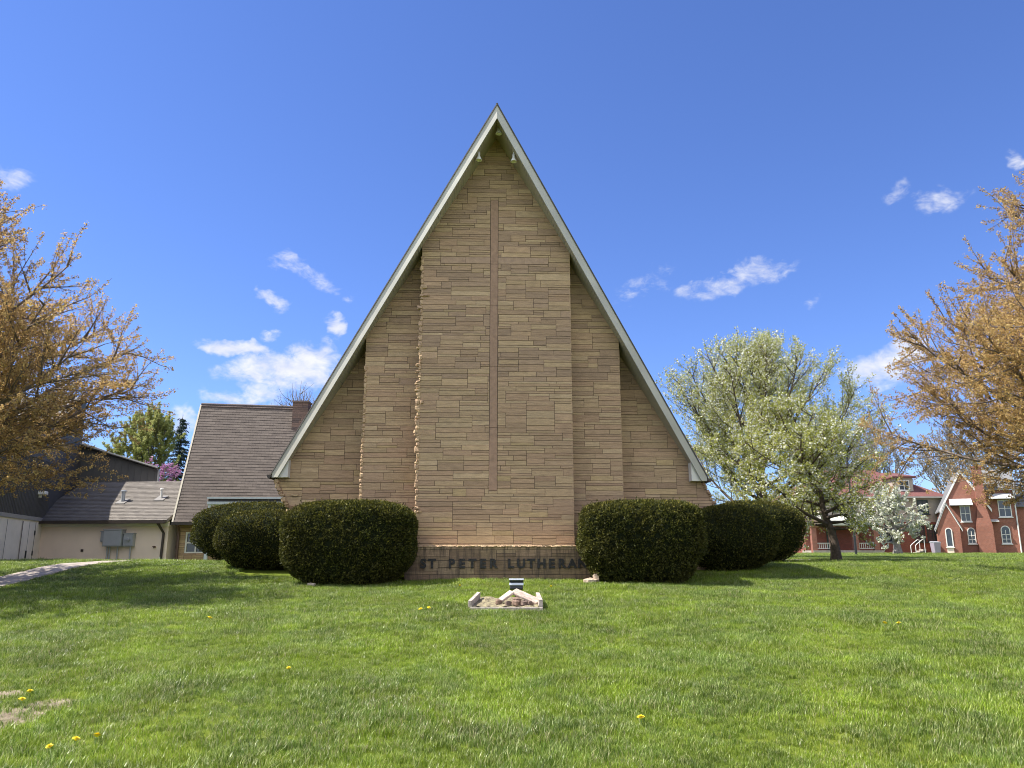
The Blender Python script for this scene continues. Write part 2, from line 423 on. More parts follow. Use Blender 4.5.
# ------------------------------------------------------------------ the church
church = thing('church', 'tall stone church with a steep pointed gable front', 'church', (-.37, 17.5, 0), R(2))
AX, AZ, SL, SR = -.02, 11.99, 1.626, 1.685
def roof_z(x): return AZ - (AX - x) * SL if x < AX else AZ - (x - AX) * SR
def prow_y(x): return -1.0 + .38 * abs(x - AX)
DV = .30
PL = [(SL, -1, AZ - AX * SL - DV + .02)]; PR = [(-SR, -1, AZ + AX * SR - DV + .02)]
I4 = Matrix.Identity(4)
def front(y): return Matrix.Translation((0, y, 0))
def lowgold(x, z, rg, base):
    if z < 4.2 and rg.random() < .06: return (.42, .30, .16)
    if z > 5.5 and rg.random() < .35: return (.335, .228, .148)
    return base
GB = .75
# centre bay
mb = MB()
cross_skip = [(-.155, .035, 2.9, 10.02), (-1.35, -.155, 8.346, 8.524), (.035, 1.25, 8.346, 8.524)]
ashlar(mb, -1.80, 1.775, GB, 11.8, PL + PR, front(0), 11, cross_skip, tintf=lowgold, lmul=1.4)
backing(mb, [(-1.80, GB), (1.775, GB), (1.775, roof_z(1.775) - DV), (AX, AZ - DV), (-1.80, roof_z(-1.8) - DV)], front(0), .5)
for sgn, xe, sd_ in ((-1, -1.80, 5), (1, 1.775, 6)):     # returns of the bay
    Mr = Matrix.Translation((xe, 0, 0)) @ Matrix.Rotation(R(-90 if sgn < 0 else 90), 4, 'Z')
    if sgn < 0: ashlar(mb, -.50, 0, GB, roof_z(xe) - DV, [], Mr, sd_)
    else: ashlar(mb, 0, .50, GB, roof_z(xe) - DV, [], Mr, sd_)
mb.build('center_bay', [M_stone, M_mortar], church)
# side bays
mb = MB()
ashlar(mb, -3.135, -1.78, GB, 9.0, PL, front(.5), 21, tintf=lowgold, lmul=1.35)
backing(mb, [(-3.135, GB), (-1.7, GB), (-1.7, roof_z(-1.7) - DV), (-3.135, roof_z(-3.135) - DV)], front(.5), .6)
ashlar(mb, -.62, 0, GB, roof_z(-3.135) - DV, [], Matrix.Translation((-3.135, .5, 0)) @ Matrix.Rotation(R(-90), 4, 'Z'), 22)
mb.build('side_bay', [M_stone, M_mortar], church)
mb = MB()
ashlar(mb, 1.755, 3.0, GB, 9.0, PR, front(.5), 23, tintf=lowgold, lmul=1.35)
backing(mb, [(1.7, GB), (3.0, GB), (3.0, roof_z(3.0) - DV), (1.7, roof_z(1.7) - DV)], front(.5), .6)
ashlar(mb, 0, .62, GB, roof_z(3.0) - DV, [], Matrix.Translation((3.0, .5, 0)) @ Matrix.Rotation(R(90), 4, 'Z'), 24)
mb.build('side_bay', [M_stone, M_mortar], church)
# outer bays with flared feet
YO = 1.12
mb = MB()
batL = (1, .527, 5.26 - .527 * 3.285)      # x + .527 z - ... >= 0
ashlar(mb, -5.62, -3.10, GB, 6.6, PL + [batL], front(YO), 31, tintf=lowgold, lmul=1.3, mod=.07)
backing(mb, clip([(-5.60, GB), (-3.0, GB), (-3.0, roof_z(-3.0) - DV), (-5.60, roof_z(-5.60) + 3)], PL + [batL]), front(YO), .5)
rg = random.Random(4)
zz = 1.2
while zz < 3.2:
    h_ = rg.choice((.05, .08, .11)); xe = -(5.26 - .527 * 3.285) - .527 * zz
    for dy in (.02, .22, .42): lump(mb, (max(xe, -5.62) - rg.uniform(-.02, .03), YO + dy, zz), (.07, .12, h_ * .6), rg, rg.choice(TAN))
    if rg.random() < .35: lump(mb, (max(xe, -5.62) + rg.uniform(.1, .3), YO - .01, zz), (.10, .04, h_ * .5), rg, rg.choice(TAN))
    zz += h_
mb.build('outer_bay', [M_stone, M_mortar], church)
mb = MB()
batR = (-1, .546, 4.994 - .546 * 3.32 + .0)
batR = (-1, -.546, 4.994 + .546 * 3.32)
batL = (1, -.0, 0)
ashlar(mb, 2.97, 5.32, GB, 6.6, PR + [batR], front(YO), 33, tintf=lowgold, lmul=1.3, mod=.07)
backing(mb, clip([(2.9, GB), (5.30, GB), (5.30, roof_z(5.30) + 3), (2.9, roof_z(2.9) - DV)], PR + [batR]), front(YO), .5)
zz = 1.2
while zz < 3.2:
    h_ = rg.choice((.05, .08, .11)); xe = min(5.32, 4.994 + .546 * (3.32 - zz))
    for dy in (.05, .25, .42): lump(mb, (xe + rg.uniform(-.03, .01), YO + dy, zz), (.05, .12, h_ * .6), rg, rg.choice(TAN))
    zz += h_
mb.build('outer_bay', [M_stone, M_mortar], church)
# rock-faced corner blocks at the left arris of the bays
rg = random.Random(9)
for (xe, ye, ztop) in ((-1.80, 0.0, 8.5), (-3.135, .5, 5.9)):
    zz = GB; mb = MB()
    while zz < ztop:
        h_ = rg.choice((.05, .07, .10, .14)); t = rg.choice(TAN); t = tuple(q * 1.1 for q in t)
        pr = rg.choice((0, .01, .02, .035, .055, .07)) if xe > -2 else rg.uniform(.0, .02)
        lump(mb, (xe + .03 - pr * .7, ye + .03, zz + h_ / 2), (.035 + pr * .6, .05 + rg.uniform(0, .015), h_ * .55), rg, t)
        if xe > -2 and rg.random() < .10:
            lump(mb, (xe + rg.uniform(.03, .14), ye - .004, zz + h_ / 2), (rg.uniform(.04, .12), .05, h_ * .33), rg, t)
        zz += h_
    mb.build('corner_stones', M_rough, church)
# cross inlay
M_arm = simple('brown_sandstone', (.365, .245, .162), 0.85, 0.16, 9, bump=0.3)
for mat_, lst in ((M_cross, [(-.148, .028, 2.91, 4.35), (-.148, .028, 4.356, 5.8), (-.148, .028, 5.806, 7.3), (-.148, .028, 7.306, 8.34), (-.148, .028, 8.346, 10.01)]),
                  (M_arm, [(-1.345, -.75, 8.352, 8.518), (-.745, -.157, 8.352, 8.518), (.037, .66, 8.352, 8.518), (.665, 1.245, 8.352, 8.518)])):
    mb = MB()
    for (a, b_, c_, d_) in lst: mb.box(a, b_, -.004, .02, c_, d_)
    mb.build('cross_inlay' if mat_ is M_cross else 'cross_arm', mat_, church, bevel=.004)
# plinth with weathered letters
PY = -.4
mb = MB()
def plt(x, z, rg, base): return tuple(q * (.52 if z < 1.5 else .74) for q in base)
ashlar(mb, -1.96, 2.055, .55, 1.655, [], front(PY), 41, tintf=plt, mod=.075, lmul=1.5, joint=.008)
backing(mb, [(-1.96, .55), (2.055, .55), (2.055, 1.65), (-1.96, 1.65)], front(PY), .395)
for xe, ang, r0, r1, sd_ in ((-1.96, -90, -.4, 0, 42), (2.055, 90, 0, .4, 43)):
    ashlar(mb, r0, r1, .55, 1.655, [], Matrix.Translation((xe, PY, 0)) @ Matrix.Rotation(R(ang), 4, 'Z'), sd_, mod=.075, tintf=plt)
plinth = mb.build('plinth', [M_plinth, M_mortar], church)
mb = MB(); x = -2.0; rg = random.Random(3)
mb.box(-1.97, 2.065, PY + .02, -.012, 1.655, 1.698, 0, (.42, .35, .25))
while x < 2.06:
    L = rg.uniform(.05, .14); lump(mb, (x + L / 2, PY + .02 + rg.uniform(-.012, .02), 1.676), (L * .62, .055, .024), rg, tuple(q * 1.1 for q in rg.choice(TAN))); x += L * .9
mb.build('coping', M_rough, church)
M_let = simple('weathered_black_letter', (.026, .024, .022), 0.85, 0.7, 25)
def letter(ch, x, z, h_):
    cu = bpy.data.curves.new('letter', 'FONT'); cu.body = ch; cu.size = h_ / .70; cu.extrude = .012; cu.offset = .012; cu.align_x = 'CENTER'
    tmp = bpy.data.objects.new('tmp', cu); C.objects.link(tmp); bpy.context.view_layer.update()
    me_ = bpy.data.meshes.new_from_object(tmp.evaluated_get(bpy.context.evaluated_depsgraph_get()))
    bpy.data.objects.remove(tmp); bpy.data.curves.remove(cu)
    me_.name = 'letter'; me_.materials.clear(); me_.materials.append(M_let)
    o = bpy.data.objects.new('letter', me_); C.objects.link(o); o.parent = plinth
    o.location = (x, PY - .018, z); o.rotation_euler = (R(90), 0, 0)
for word, x0, pitch in (('ST', -1.56, .19), ('PETER', -.95, .225), ('LUTHERAN', .33, .222)):
    for i, ch in enumerate(word): letter(ch, x0 + i * pitch, 1.22, .185)
# nave walls and roof
mb = MB()
mb.box(-4.9, -4.6, YO + .5, 18.0, .3, 3.9, 0, (.36, .29, .2)); mb.box(4.4, 4.75, YO + .5, 18.0, .3, 3.9, 0, (.36, .29, .2))
mb.hexa([(-4.6, 17.7, .3), (4.4, 17.7, .3), (4.4, 17.7, 3.9), (AX, 17.7, 11.5), (-4.6, 17.7, 3.9)], [(-4.6, 18.0, .3), (4.4, 18.0, .3), (4.4, 18.0, 3.9), (AX, 18.0, 11.5), (-4.6, 18.0, 3.9)], 0, (.36, .29, .2))
mb.build('nave_wall', M_stone, church)
XL, XR = -5.31, 5.12
def slope_panel(mb, xa, xb, off0, off1, yf, yb, mi=0, tint=(1, 1, 1)):
    """slab following the roof between x=xa (upper) and xb (lower), vertical offsets off0 (under) and off1 (over)"""
    z0, z1 = roof_z(xa), roof_z(xb)
    mb.hexa([(xa, yf(xa), z0 + off0), (xb, yf(xb), z1 + off0), (xb, yb, z1 + off0), (xa, yb, z0 + off0)],
            [(xa, yf(xa), z0 + off1), (xb, yf(xb), z1 + off1), (xb, yb, z1 + off1), (xa, yb, z0 + off1)], mi, tint)
for xe, sg in ((XL, -1), (XR, 1)):
    mb = MB()
    slope_panel(mb, AX, xe + sg * .03, .002, .05, lambda x: prow_y(x) - .022, 18.3)
    mb.build('roof_panel', M_shing_d, church)
    mb = MB()      # rake board with a thinner lower moulding
    def rake(mb, v0, v1, fr, bk):
        zc = roof_z(xe) - .10; sl = SL if sg < 0 else SR
        P = lambda x, z, dy: (x, prow_y(x) + dy, z)
        xl = xe - sg * max(0, (roof_z(xe) + v0 - zc) / -sl) if roof_z(xe) + v0 < zc else xe
        xm = xe - sg * (zc - roof_z(xe) - v1) / sl
        loop = [(AX, AZ + v1), (xm, zc)] + ([(xe, zc), (xe, roof_z(xe) + v0)] if xl == xe else [(xe - sg * (zc - roof_z(xe) - v0) / sl, zc)]) + [(AX, AZ + v0)]
        if sg > 0: loop = loop[::-1]
        mb.hexa([P(x_, z_, bk) for x_, z_ in loop], [P(x_, z_, fr) for x_, z_ in loop])
    rake(mb, -.002, -.345, .0, .05)
    mb.build('rake_board', M_fascia, church)
    mb = MB(); rake(mb, -.19, -.352, -.014, -.001); mb.build('rake_moulding', M_fascia, church)
    mb = MB(); n = 96
    for k in range(n):
        xq = xe - sg * .16; xa = AX + (xq - AX) * (k + .03) / n; xb = AX + (xq - AX) * (k + .93) / n
        slope_panel(mb, xa, xb, -.315, -.29, lambda x: prow_y(x) + .051, 1.5 if abs(xb) > 3.1 else (.9 if abs(xb) > 1.75 else .3))
    slope_panel(mb, AX, xe - sg * .14, -.285, -.26, lambda x: prow_y(x) + .051, 1.6)
    mb.build('soffit', M_soffit, church)
    xi = xe - sg * .40; mb = MB()
    yb = YO - .003
    pts = [(xe - sg * .06, roof_z(xe) - .11), (xi, roof_z(xe) - .11), (xi, roof_z(xi) - .318), (xi, roof_z(xi) - .30), (xe - sg * .06, roof_z(xe - sg * .06) - .30)]
    pts = [(xe - sg * .05, roof_z(xe) - .10), (xi, roof_z(xe) - .10), (xi, roof_z(xi) - .33)]
    if sg > 0: pts = pts[::-1]
    mb.hexa([(p[0], prow_y(p[0]) + .06, p[1]) for p in pts], [(p[0], yb, p[1]) for p in pts])
    mb.build('eave_return', M_white, church)
    mb = MB()
    gz = roof_z(xe) - .03
    prof = [(xe + sg * (.02 + .11 * (1 - math.cos(t)) / 2 * 1.0), gz - .09 * math.sin(t)) for t in np.linspace(0, math.pi, 9)]
    mb.hexa([(p[0], prow_y(xe) + .02, p[1]) for p in prof], [(p[0], 18.2, p[1]) for p in prof]); mb.build('gutter', M_gutter, church)
# ridge cap, gable spotlights
mb = MB(); mb.tube([(AX, -1.0, AZ + .03), (AX, 18.3, AZ + .03)], .028, 8); mb.build('ridge_cap', M_shing_d, church)
M_lamp = simple('lamp_enamel', (.80, .79, .74), 0.4, 0.04, 5)
for (lx, zt) in ((.026, 11.66), (-.45, 10.95), (.39, 10.93)):
    mb = MB(); mb.lathe([(.001, 0), (.03, -.0), (.03, -.09), (.036, -.10), (.055, -.14), (.075, -.185), (.080, -.20), (.06, -.197), (.03, -.15)], (lx, -.6, zt), 14)
    top = roof_z(lx) - .30; mb.tube([(lx, -.6, zt - .005), (lx, -.6, max(top, zt + .02))], .012, 6)
    mb.build('spotlight', M_lamp, church, smooth=True)

# ---- cross wing on the left (wing frame rotated 8 degrees from the church frame)
WM = church.matrix_basis.inverted() if False else None
wing_world = Matrix.Translation((-13.03, 30.0, 0)) @ Matrix.Rotation(R(10), 4, 'Z')
church_world = Matrix.Translation((-.37, 17.5, 0)) @ Matrix.Rotation(R(2), 4, 'Z')
WL = church_world.inverted() @ wing_world
def wing_part(o): o.matrix_local = WL; return o
def shingles(mb, u0, u1, slope_len, M4, seed, cols, exp=.14, tab=.30):
    rg = random.Random(seed); rows = int(slope_len / exp) + 1
    for r in range(rows):
        s0 = r * exp; s1 = min(s0 + exp + .012, slope_len); u = u0 - (r % 2) * tab / 2
        rowb = rg.uniform(.95, 1.05)
        while u < u1:
            a, b_ = max(u, u0), min(u + tab - .004, u1)
            if b_ - a > .02:
                c_ = rg.choice(cols); k = rg.uniform(.90, 1.10) * rowb; t = tuple(q * k for q in c_); th = rg.uniform(.014, .02)
                P = lambda x_, s_, n_: M4 @ Vector((x_, s_, n_))
                mb.hexa([P(a, s0, .0), P(b_, s0, .0), P(b_, s1, .0), P(a, s1, .0)], [P(a, s0, th), P(b_, s0, th), P(b_, s1, .004), P(a, s1, .004)], 0, t)
            u += tab
BR = [(.118, .098, .083), (.110, .091, .078), (.126, .105, .089), (.114, .095, .081)]
rise, run = 7.87 - 2.72, 3.0; slen = math.hypot(rise, run); ang = math.atan2(rise, run)
SM = Matrix.Translation((0, 0, 2.72)) @ Matrix.Rotation(ang, 4, 'X')
mb = MB(); shingles(mb, 0, 9.5, slen, SM, 5, BR)
mb.hexa([SM @ Vector(q) for q in ((.02, 0, -.12), (9.5, 0, -.12), (9.5, slen, -.12), (.02, slen, -.12))], [SM @ Vector(q) for q in ((.02, 0, -.002), (9.5, 0, -.002), (9.5, slen, -.002), (.02, slen, -.002))], 0, (.14, .11, .1))
SMB = Matrix.Translation((0, 6.0, 2.72)) @ Matrix.Rotation(math.pi - ang, 4, 'X')
mb.hexa([SMB @ Vector(q) for q in ((.02, 0, .0), (9.5, 0, .0), (9.5, slen, .0), (.02, slen, .0))], [SMB @ Vector(q) for q in ((.02, 0, .12), (9.5, 0, .12), (9.5, slen, .12), (.02, slen, .12))], 0, (.14, .11, .1))
mb.tube([(0, 3.0, 7.90), (9.5, 3.0, 7.90)], .06, 6, 0, (.13, .11, .105))
wing_part(mb.build('wing_roof', M_shing, church))
mb = MB(); mb.hexa([SM @ Vector(q) for q in ((-.045, -.02, -.16), (.018, -.02, -.16), (.018, slen, -.16), (-.045, slen, -.16))], [SM @ Vector(q) for q in ((-.045, -.02, .03), (.018, -.02, .03), (.018, slen, .03), (-.045, slen, .03))])
wing_part(mb.build('wing_rake_board', M_soffit, church))
mb = MB()
ashlar(mb, .12, 9.3, .2, 2.66, [], Matrix.Translation((0, .38, 0)), 51, [(.42, 1.22, 1.55, 2.35)], mod=.075)
mb.box(.12, .42, .39, .65, .2, 2.7, 1); mb.box(1.22, 9.3, .39, .65, .2, 2.7, 1); mb.box(.42, 1.22, .39, .65, .2, 1.55, 1); mb.box(.42, 1.22, .39, .65, 2.35, 2.7, 1)
mb.hexa([(.12, .66, .2), (.12, 5.6, .2), (.12, 5.6, 2.9), (.12, 3.0, 7.3), (.12, .66, 3.1)], [(.4, .66, .2), (.4, 5.6, .2), (.4, 5.6, 2.9), (.4, 3.0, 7.3), (.4, .66, 3.1)], 1)
mb.box(.4, 9.3, 5.3, 5.6, .2, 2.7, 1)
wing_part(mb.build('wing_wall', [M_stone, M_mortar], church))
mb = MB()
for q in ((.42, .48, 1.55, 2.35), (1.16, 1.22, 1.55, 2.35), (.48, 1.16, 1.55, 1.60), (.48, 1.16, 2.30, 2.35), (.48, 1.16, 1.92, 1.97), (.79, .84, 1.60, 1.92), (.79, .84, 1.97, 2.30)): mb.box(q[0], q[1], .40, .46, q[2], q[3])
wf = wing_part(mb.build('window', M_white, church))
mb = MB(); mb.box(.48, 1.16, .465, .475, 1.6, 2.3); mb.build('pane', M_glass, wf)
mb = MB(); mb.box(-.03, 9.4, -.12, -.015, 2.61, 2.72); wing_part(mb.build('gutter', M_gutter, church))
mb = MB(); mb.tube([(.17, -.07, 2.62), (.17, .28, 2.45), (.17, .32, 2.3), (.17, .32, .3)], .05, 8); wing_part(mb.build('downspout', M_brown, church))
# chimney where wing and nave meet
mb = MB(); rg = random.Random(2); CI = church_world.inverted()
cx, cy = -9.25, 33.3; cc = CI @ Vector((cx, cy, 0))
z = 5.2
while z < 8.0:
    off = rg.uniform(-.1, .1)
    for (a, b_, e0, e1) in ((-.33, .0 + off, -.3, .3), (.006 + off, .33, -.3, .3)):
        t = rg.choice([(.20, .13, .10), (.17, .115, .09), (.23, .15, .115), (.14, .10, .085)])
        mb.box(cc.x + a, cc.x + b_, cc.y + e0, cc.y + e1, z, z + .085, 0, t)
    z += .095
mb.box(cc.x - .31, cc.x + .31, cc.y - .28, cc.y + .28, 5.2, 7.95, 0, (.16, .14, .12)); mb.box(cc.x - .36, cc.x + .36, cc.y - .33, cc.y + .33, 7.99, 8.07, 0, (.18, .13, .11))
mb.build('chimney', M_rough, church)
# flat entrance canopy beside the nave
ca = CI @ Vector((-10.23, 26.0, 0)); M_can = simple('pale_canopy_metal', (.50, .54, .56), 0.4, 0.06, 3)
mb = MB(); x0, x1 = ca.x, -5.05
mb.box(x0, x1, ca.y, ca.y + 2.6, 3.325, 3.385); mb.box(x0 + .04, x1, ca.y + .04, ca.y + 2.55, 3.235, 3.32, 1); mb.box(x0 + .01, x1, ca.y + .01, ca.y + 2.6, 3.14, 3.232)
for px_ in (x0 + .04, x0 + 2.4): mb.box(px_, px_ + .10, ca.y + .05, ca.y + .15, .5, 3.14)
mb.build('entrance_canopy', [M_can, M_black], church)

# ------------------------------------------------------------------ tan annex with electric cabinets
M_tan = simple('tan_render', (.80, .655, .53), 0.9, 0.06, 1.2, bump=0.0)
M_trim = simple('cream_trim', (.80, .72, .60), 0.6, 0.05, 3)
annex = thing('annex_building', 'low tan rendered annex with grey shingle roof left of the church', 'building', (-16, 30.5, .3), R(-6))
A4 = Matrix.Translation((16, -30.5, -.3))
def abox(mb, *q, mi=0):
    x0, x1, y0, y1, z0, z1 = q; mb.box(x0 + 16, x1 + 16, y0 - 30.5, y1 - 30.5, z0 - .3, z1 - .3, mi)
mb = MB(); abox(mb, -18.75, -13.25, 30.5, 36.5, .0, 2.62); mb.build('wall', M_tan, annex)
mb = MB(); abox(mb, -18.7, -13.22, 30.42, 30.497, 2.56, 2.74); mb.build('fascia', M_trim, annex)
rise, run = 4.6 - 2.78, 3.45; sl2 = math.hypot(rise, run)
SM2 = A4 @ Matrix.Translation((0, 30.2, 2.78)) @ Matrix.Rotation(math.atan2(rise, run), 4, 'X')
GR = [(.152, .136, .118), (.140, .126, .110), (.164, .147, .128), (.147, .132, .116)]
mb = MB(); shingles(mb, -19.1, -13.2, sl2, SM2, 8, GR, .135, .25)
mb.hexa([SM2 @ Vector(q) for q in ((-19.1, .01, -.1), (-13.2, .01, -.1), (-13.2, sl2, -.1), (-19.1, sl2, -.1))], [SM2 @ Vector(q) for q in ((-19.1, .01, -.002), (-13.2, .01, -.002), (-13.2, sl2, -.002), (-19.1, sl2, -.002))], 0, (.2, .18, .16))
SM3 = A4 @ Matrix.Translation((0, 30.2 + 2 * run, 2.78)) @ Matrix.Rotation(math.pi - math.atan2(rise, run), 4, 'X')
mb.hexa([SM3 @ Vector(q) for q in ((-19.1, .01, .002), (-13.2, .01, .002), (-13.2, sl2, .002), (-19.1, sl2, .002))], [SM3 @ Vector(q) for q in ((-19.1, .01, .1), (-13.2, .01, .1), (-13.2, sl2, .1), (-19.1, sl2, .1))], 0, (.28, .25, .22))
roof_a = mb.build('roof', M_shing, annex)
mb = MB(); abox(mb, -18.5, -13.2, 30.06, 30.18, 2.66, 2.77); mb.build('gutter', M_gutter, annex)
mb = MB(); Q = lambda x, y, z: (x + 16, y - 30.5, z - .3)
mb.tube([Q(-13.50, 30.12, 2.68), Q(-13.46, 30.3, 2.5), Q(-13.40, 30.44, 2.3), Q(-13.44, 30.44, .7)], .05, 8); mb.build('downspout', M_gutter, annex)
mb = MB(); mb.tube([Q(-13.44, 30.44, .72), Q(-13.44, 30.44, 1.42)], .056, 8); mb.build('drain_pipe', M_white, annex)
for (px_, r_, y_, h_, m_) in ((-16.05, .075, 31.75, .46, M_steel), (-14.55, .05, 32.0, .42, M_white)):
    zb = 2.78 + (y_ - 30.2) * rise / run
    mb = MB(); mb.tube([Q(px_, y_, zb - .05), Q(px_, y_, zb + h_)], r_, 10)
    mb.lathe([(r_ * 1.5, 0), (r_ * 1.5, .05), (r_, .07)], Q(px_, y_, zb + h_ - .05), 10)
    mb.build('vent_pipe', m_, annex); mb = MB()
    mb.hexa([Q(px_ - .2, y_ - .22, zb - .09), Q(px_ + .2, y_ - .22, zb - .09), Q(px_ + .2, y_ + .2, zb + .13), Q(px_ - .2, y_ + .2, zb + .13)],
            [Q(px_ - .2, y_ - .22, zb - .07), Q(px_ + .2, y_ - .22, zb - .07), Q(px_ + .2, y_ + .2, zb + .15), Q(px_ - .2, y_ + .2, zb + .15)])
    mb.build('flashing', M_greyf, annex)
for (x0, x1, z0, z1, dp) in ((-15.72, -14.98, 1.80, 2.42, .28), (-15.92, -15.74, 1.98, 2.36, .14), (-14.95, -14.55, 1.80, 2.28, .18)):
    mb = MB(); abox(mb, x0, x1, 30.5 - dp, 30.498, z0, z1); abox(mb, x0 + .03, x1 - .03, 30.485 - dp, 30.5 - dp - .001, z0 + .03, z1 - .05)
    abox(mb, x0 - .02, x1 + .02, 30.47 - dp, 30.498, z1 + .001, z1 + .03)
    if x0 == -14.95: mb.lathe([(.001, .0), (.09, .0), (.1, .0)], Q(-14.75, 30.29, 2.05), 12); mb.tube([Q(-14.75, 30.30, 2.05), Q(-14.75, 30.25, 2.05)], .085, 14)
    mb.build('electric_cabinet', M_steel, annex, bevel=.008)
mb = MB()
for (x_, z_) in ((-15.62, 1.8), (-15.52, 1.8), (-15.2, 1.8), (-14.68, 1.8)): mb.tube([Q(x_, 30.42, z_), Q(x_, 30.42, .3)], .028, 7)
mb.build('conduit', M_steel, annex)
mb = MB(); mb.tube([Q(-13.72, 30.5, 1.78), Q(-13.72, 30.40, 1.78), Q(-13.72, 30.38, 1.74)], .025, 7); mb.tube([Q(-13.78, 30.40, 1.80), Q(-13.66, 30.40, 1.80)], .02, 6); mb.build('hose_tap', M_brown, annex)
mb = MB(); abox(mb, -16.75, -16.65, 30.46, 30.498, 1.6, 1.7); mb.build('outlet_box', M_gutter, annex, bevel=.01)

# ------------------------------------------------------------------ dark building behind the annex
dark = thing('dark_building', 'charcoal sided hall over a pale ground floor at the left edge', 'building', (-18.6, 31, .4))
M_dark = simple('charcoal_siding', (.080, .076, .072), 0.7, 0.1, 2)
M_dark2 = simple('charcoal_siding_front', (.095, .091, .086), 0.7, 0.1, 2)
M_pale = simple('pale_panel', (.82, .75, .66), 0.8, 0.08, 1.5)
D = lambda x, y, z: (x + 18.6, y - 31, z - .4)
mb = MB(); p0, p1 = (-16.2, 22.4), (-18.62, 31.2); p2 = (-19.6, 34.8)
mb.hexa([D(*p0, -.2), D(*p1, -.2), D(-30, 31.2, -.2), D(-30, 22.4, -.2)], [D(*p0, 2.76), D(*p1, 2.76), D(-30, 31.2, 2.76), D(-30, 22.4, 2.76)])
mb.build('ground_floor_wall', M_pale, dark)
mb = MB(); e = .05
mb.hexa([D(p0[0] + e, p0[1], 2.76), D(p1[0] + e, p1[1], 2.76), D(-30, 31.2, 2.76), D(-30, 22.4, 2.76)], [D(p0[0] + e, p0[1], 2.90), D(p1[0] + e, p1[1], 2.90), D(-30, 31.2, 2.90), D(-30, 22.4, 2.90)])
mb.build('belt_trim', simple('grey_trim', (.33, .31, .29), .7, .05), dark)
mb = MB(); nb = 14
mb.hexa([D(*p0, 2.9), D(*p1, 2.9), D(*p2, 2.9), D(-30, 34.8, 2.9), D(-30, 22.4, 2.9)], [D(*p0, 5.2), D(*p1, 6.9), D(*p2, 8.6), D(-30, 34.8, 8.6), D(-30, 22.4, 5.2)])
for k in range(60):
    t = (k + .5) / 60; x_, y_ = p0[0] + (p1[0] - p0[0]) * t, p0[1] + (p1[1] - p0[1]) * t
    mb.obox(D(x_ + .008, y_, 4.0), .012, .02, 1.1, Matrix.Rotation(R(15.4), 3, 'Z'))
mb.build('upper_wall', M_dark, dark)
mb = MB()
fx = [(-24, 8.4), (-16.05, 5.30)]
mb.hexa([D(-24, 34.9, 0), D(-16.05, 34.9, 0), D(-19.5, 42, 0), D(-24, 42, 0)], [D(-24, 34.9, 7.6), D(-16.05, 34.9, 5.24), D(-19.5, 42, 5.24), D(-24, 42, 7.6)])
for k in range(26):
    x_ = -24 + 7.95 * (k + .5) / 26; mb.box(x_ - .012 + 18.6, x_ + .012 + 18.6, 34.88 - 31, 34.9 - 31, 0, 7.55 - 2.36 * (k + .5) / 26 - .45)
mb.build('front_wall', M_dark2, dark)
mb = MB()
mb.hexa([D(-24, 34.6, 7.64), D(-15.95, 34.6, 5.25), D(-19.4, 42.2, 5.25), D(-24, 42.2, 7.64)], [D(-24, 34.6, 7.72), D(-15.95, 34.6, 5.33), D(-19.4, 42.2, 5.33), D(-24, 42.2, 7.72)])
mb.build('roof', M_shing_d, dark)
mb = MB(); mb.hexa([D(-24, 34.55, 7.70), D(-15.93, 34.55, 5.29), D(-15.93, 34.597, 5.29), D(-24, 34.597, 7.70)], [D(-24, 34.55, 7.76), D(-15.93, 34.55, 5.35), D(-15.93, 34.597, 5.35), D(-24, 34.597, 7.76)])
mb.build('rake_trim', M_fascia, dark)
mb = MB(); mb.box(-16.04 + 18.6, -15.98 + 18.6, 34.85 - 31, 34.93 - 31, 0, 4.82); mb.build('corner_trim', simple('grey_corner', (.4, .38, .36), .7, .05), dark)
# door and panel joints in the pale wall
dirw = Vector((p1[0] - p0[0], p1[1] - p0[1], 0)); Lw = dirw.length; dirw.normalize(); nw = Vector((dirw.y, -dirw.x, 0)) if dirw.y > 0 else Vector((-dirw.y, dirw.x, 0))
Rw = Matrix((dirw, nw, Vector((0, 0, 1)))).transposed()
def wallpt(s, n_, z_): q = Vector((p0[0], p0[1], 0)) + dirw * s + nw * n_; return D(q.x, q.y, z_)
mb = MB(); mb.obox(wallpt(Lw - 2.05, .015, 1.55), .72, .013, 1.1, Rw); door = mb.build('door', M_pale, dark)
M_gap = simple('shadow_gap', (.16, .14, .13), .9, .1)
for (s, wd) in ((1.33, .02), (2.79, .02), (2.05, .008), (4.4, .008)):
    mb = MB(); mb.obox(wallpt(Lw - s, .03, 1.58), wd, .004, 1.12, Rw); mb.build('panel_joint', M_gap, dark)
for z_ in (.8, 1.55, 2.3):
    mb = MB(); mb.obox(wallpt(Lw - 1.36, .04, z_), .05, .012, .09, Rw); mb.build('hinge', M_black, door)
mb = MB(); mb.obox(wallpt(Lw - 2.14, .045, 1.5), .02, .03, .14, Rw); mb.build('handle', M_black, door)
mb = MB(); mb.obox(wallpt(Lw - 1.35, .14, 3.82), .20, .13, .07, Rw); mb.obox(wallpt(Lw - 1.35, .05, 3.74), .06, .05, .1, Rw); mb.build('wall_lamp', M_lamp, dark, bevel=.02)

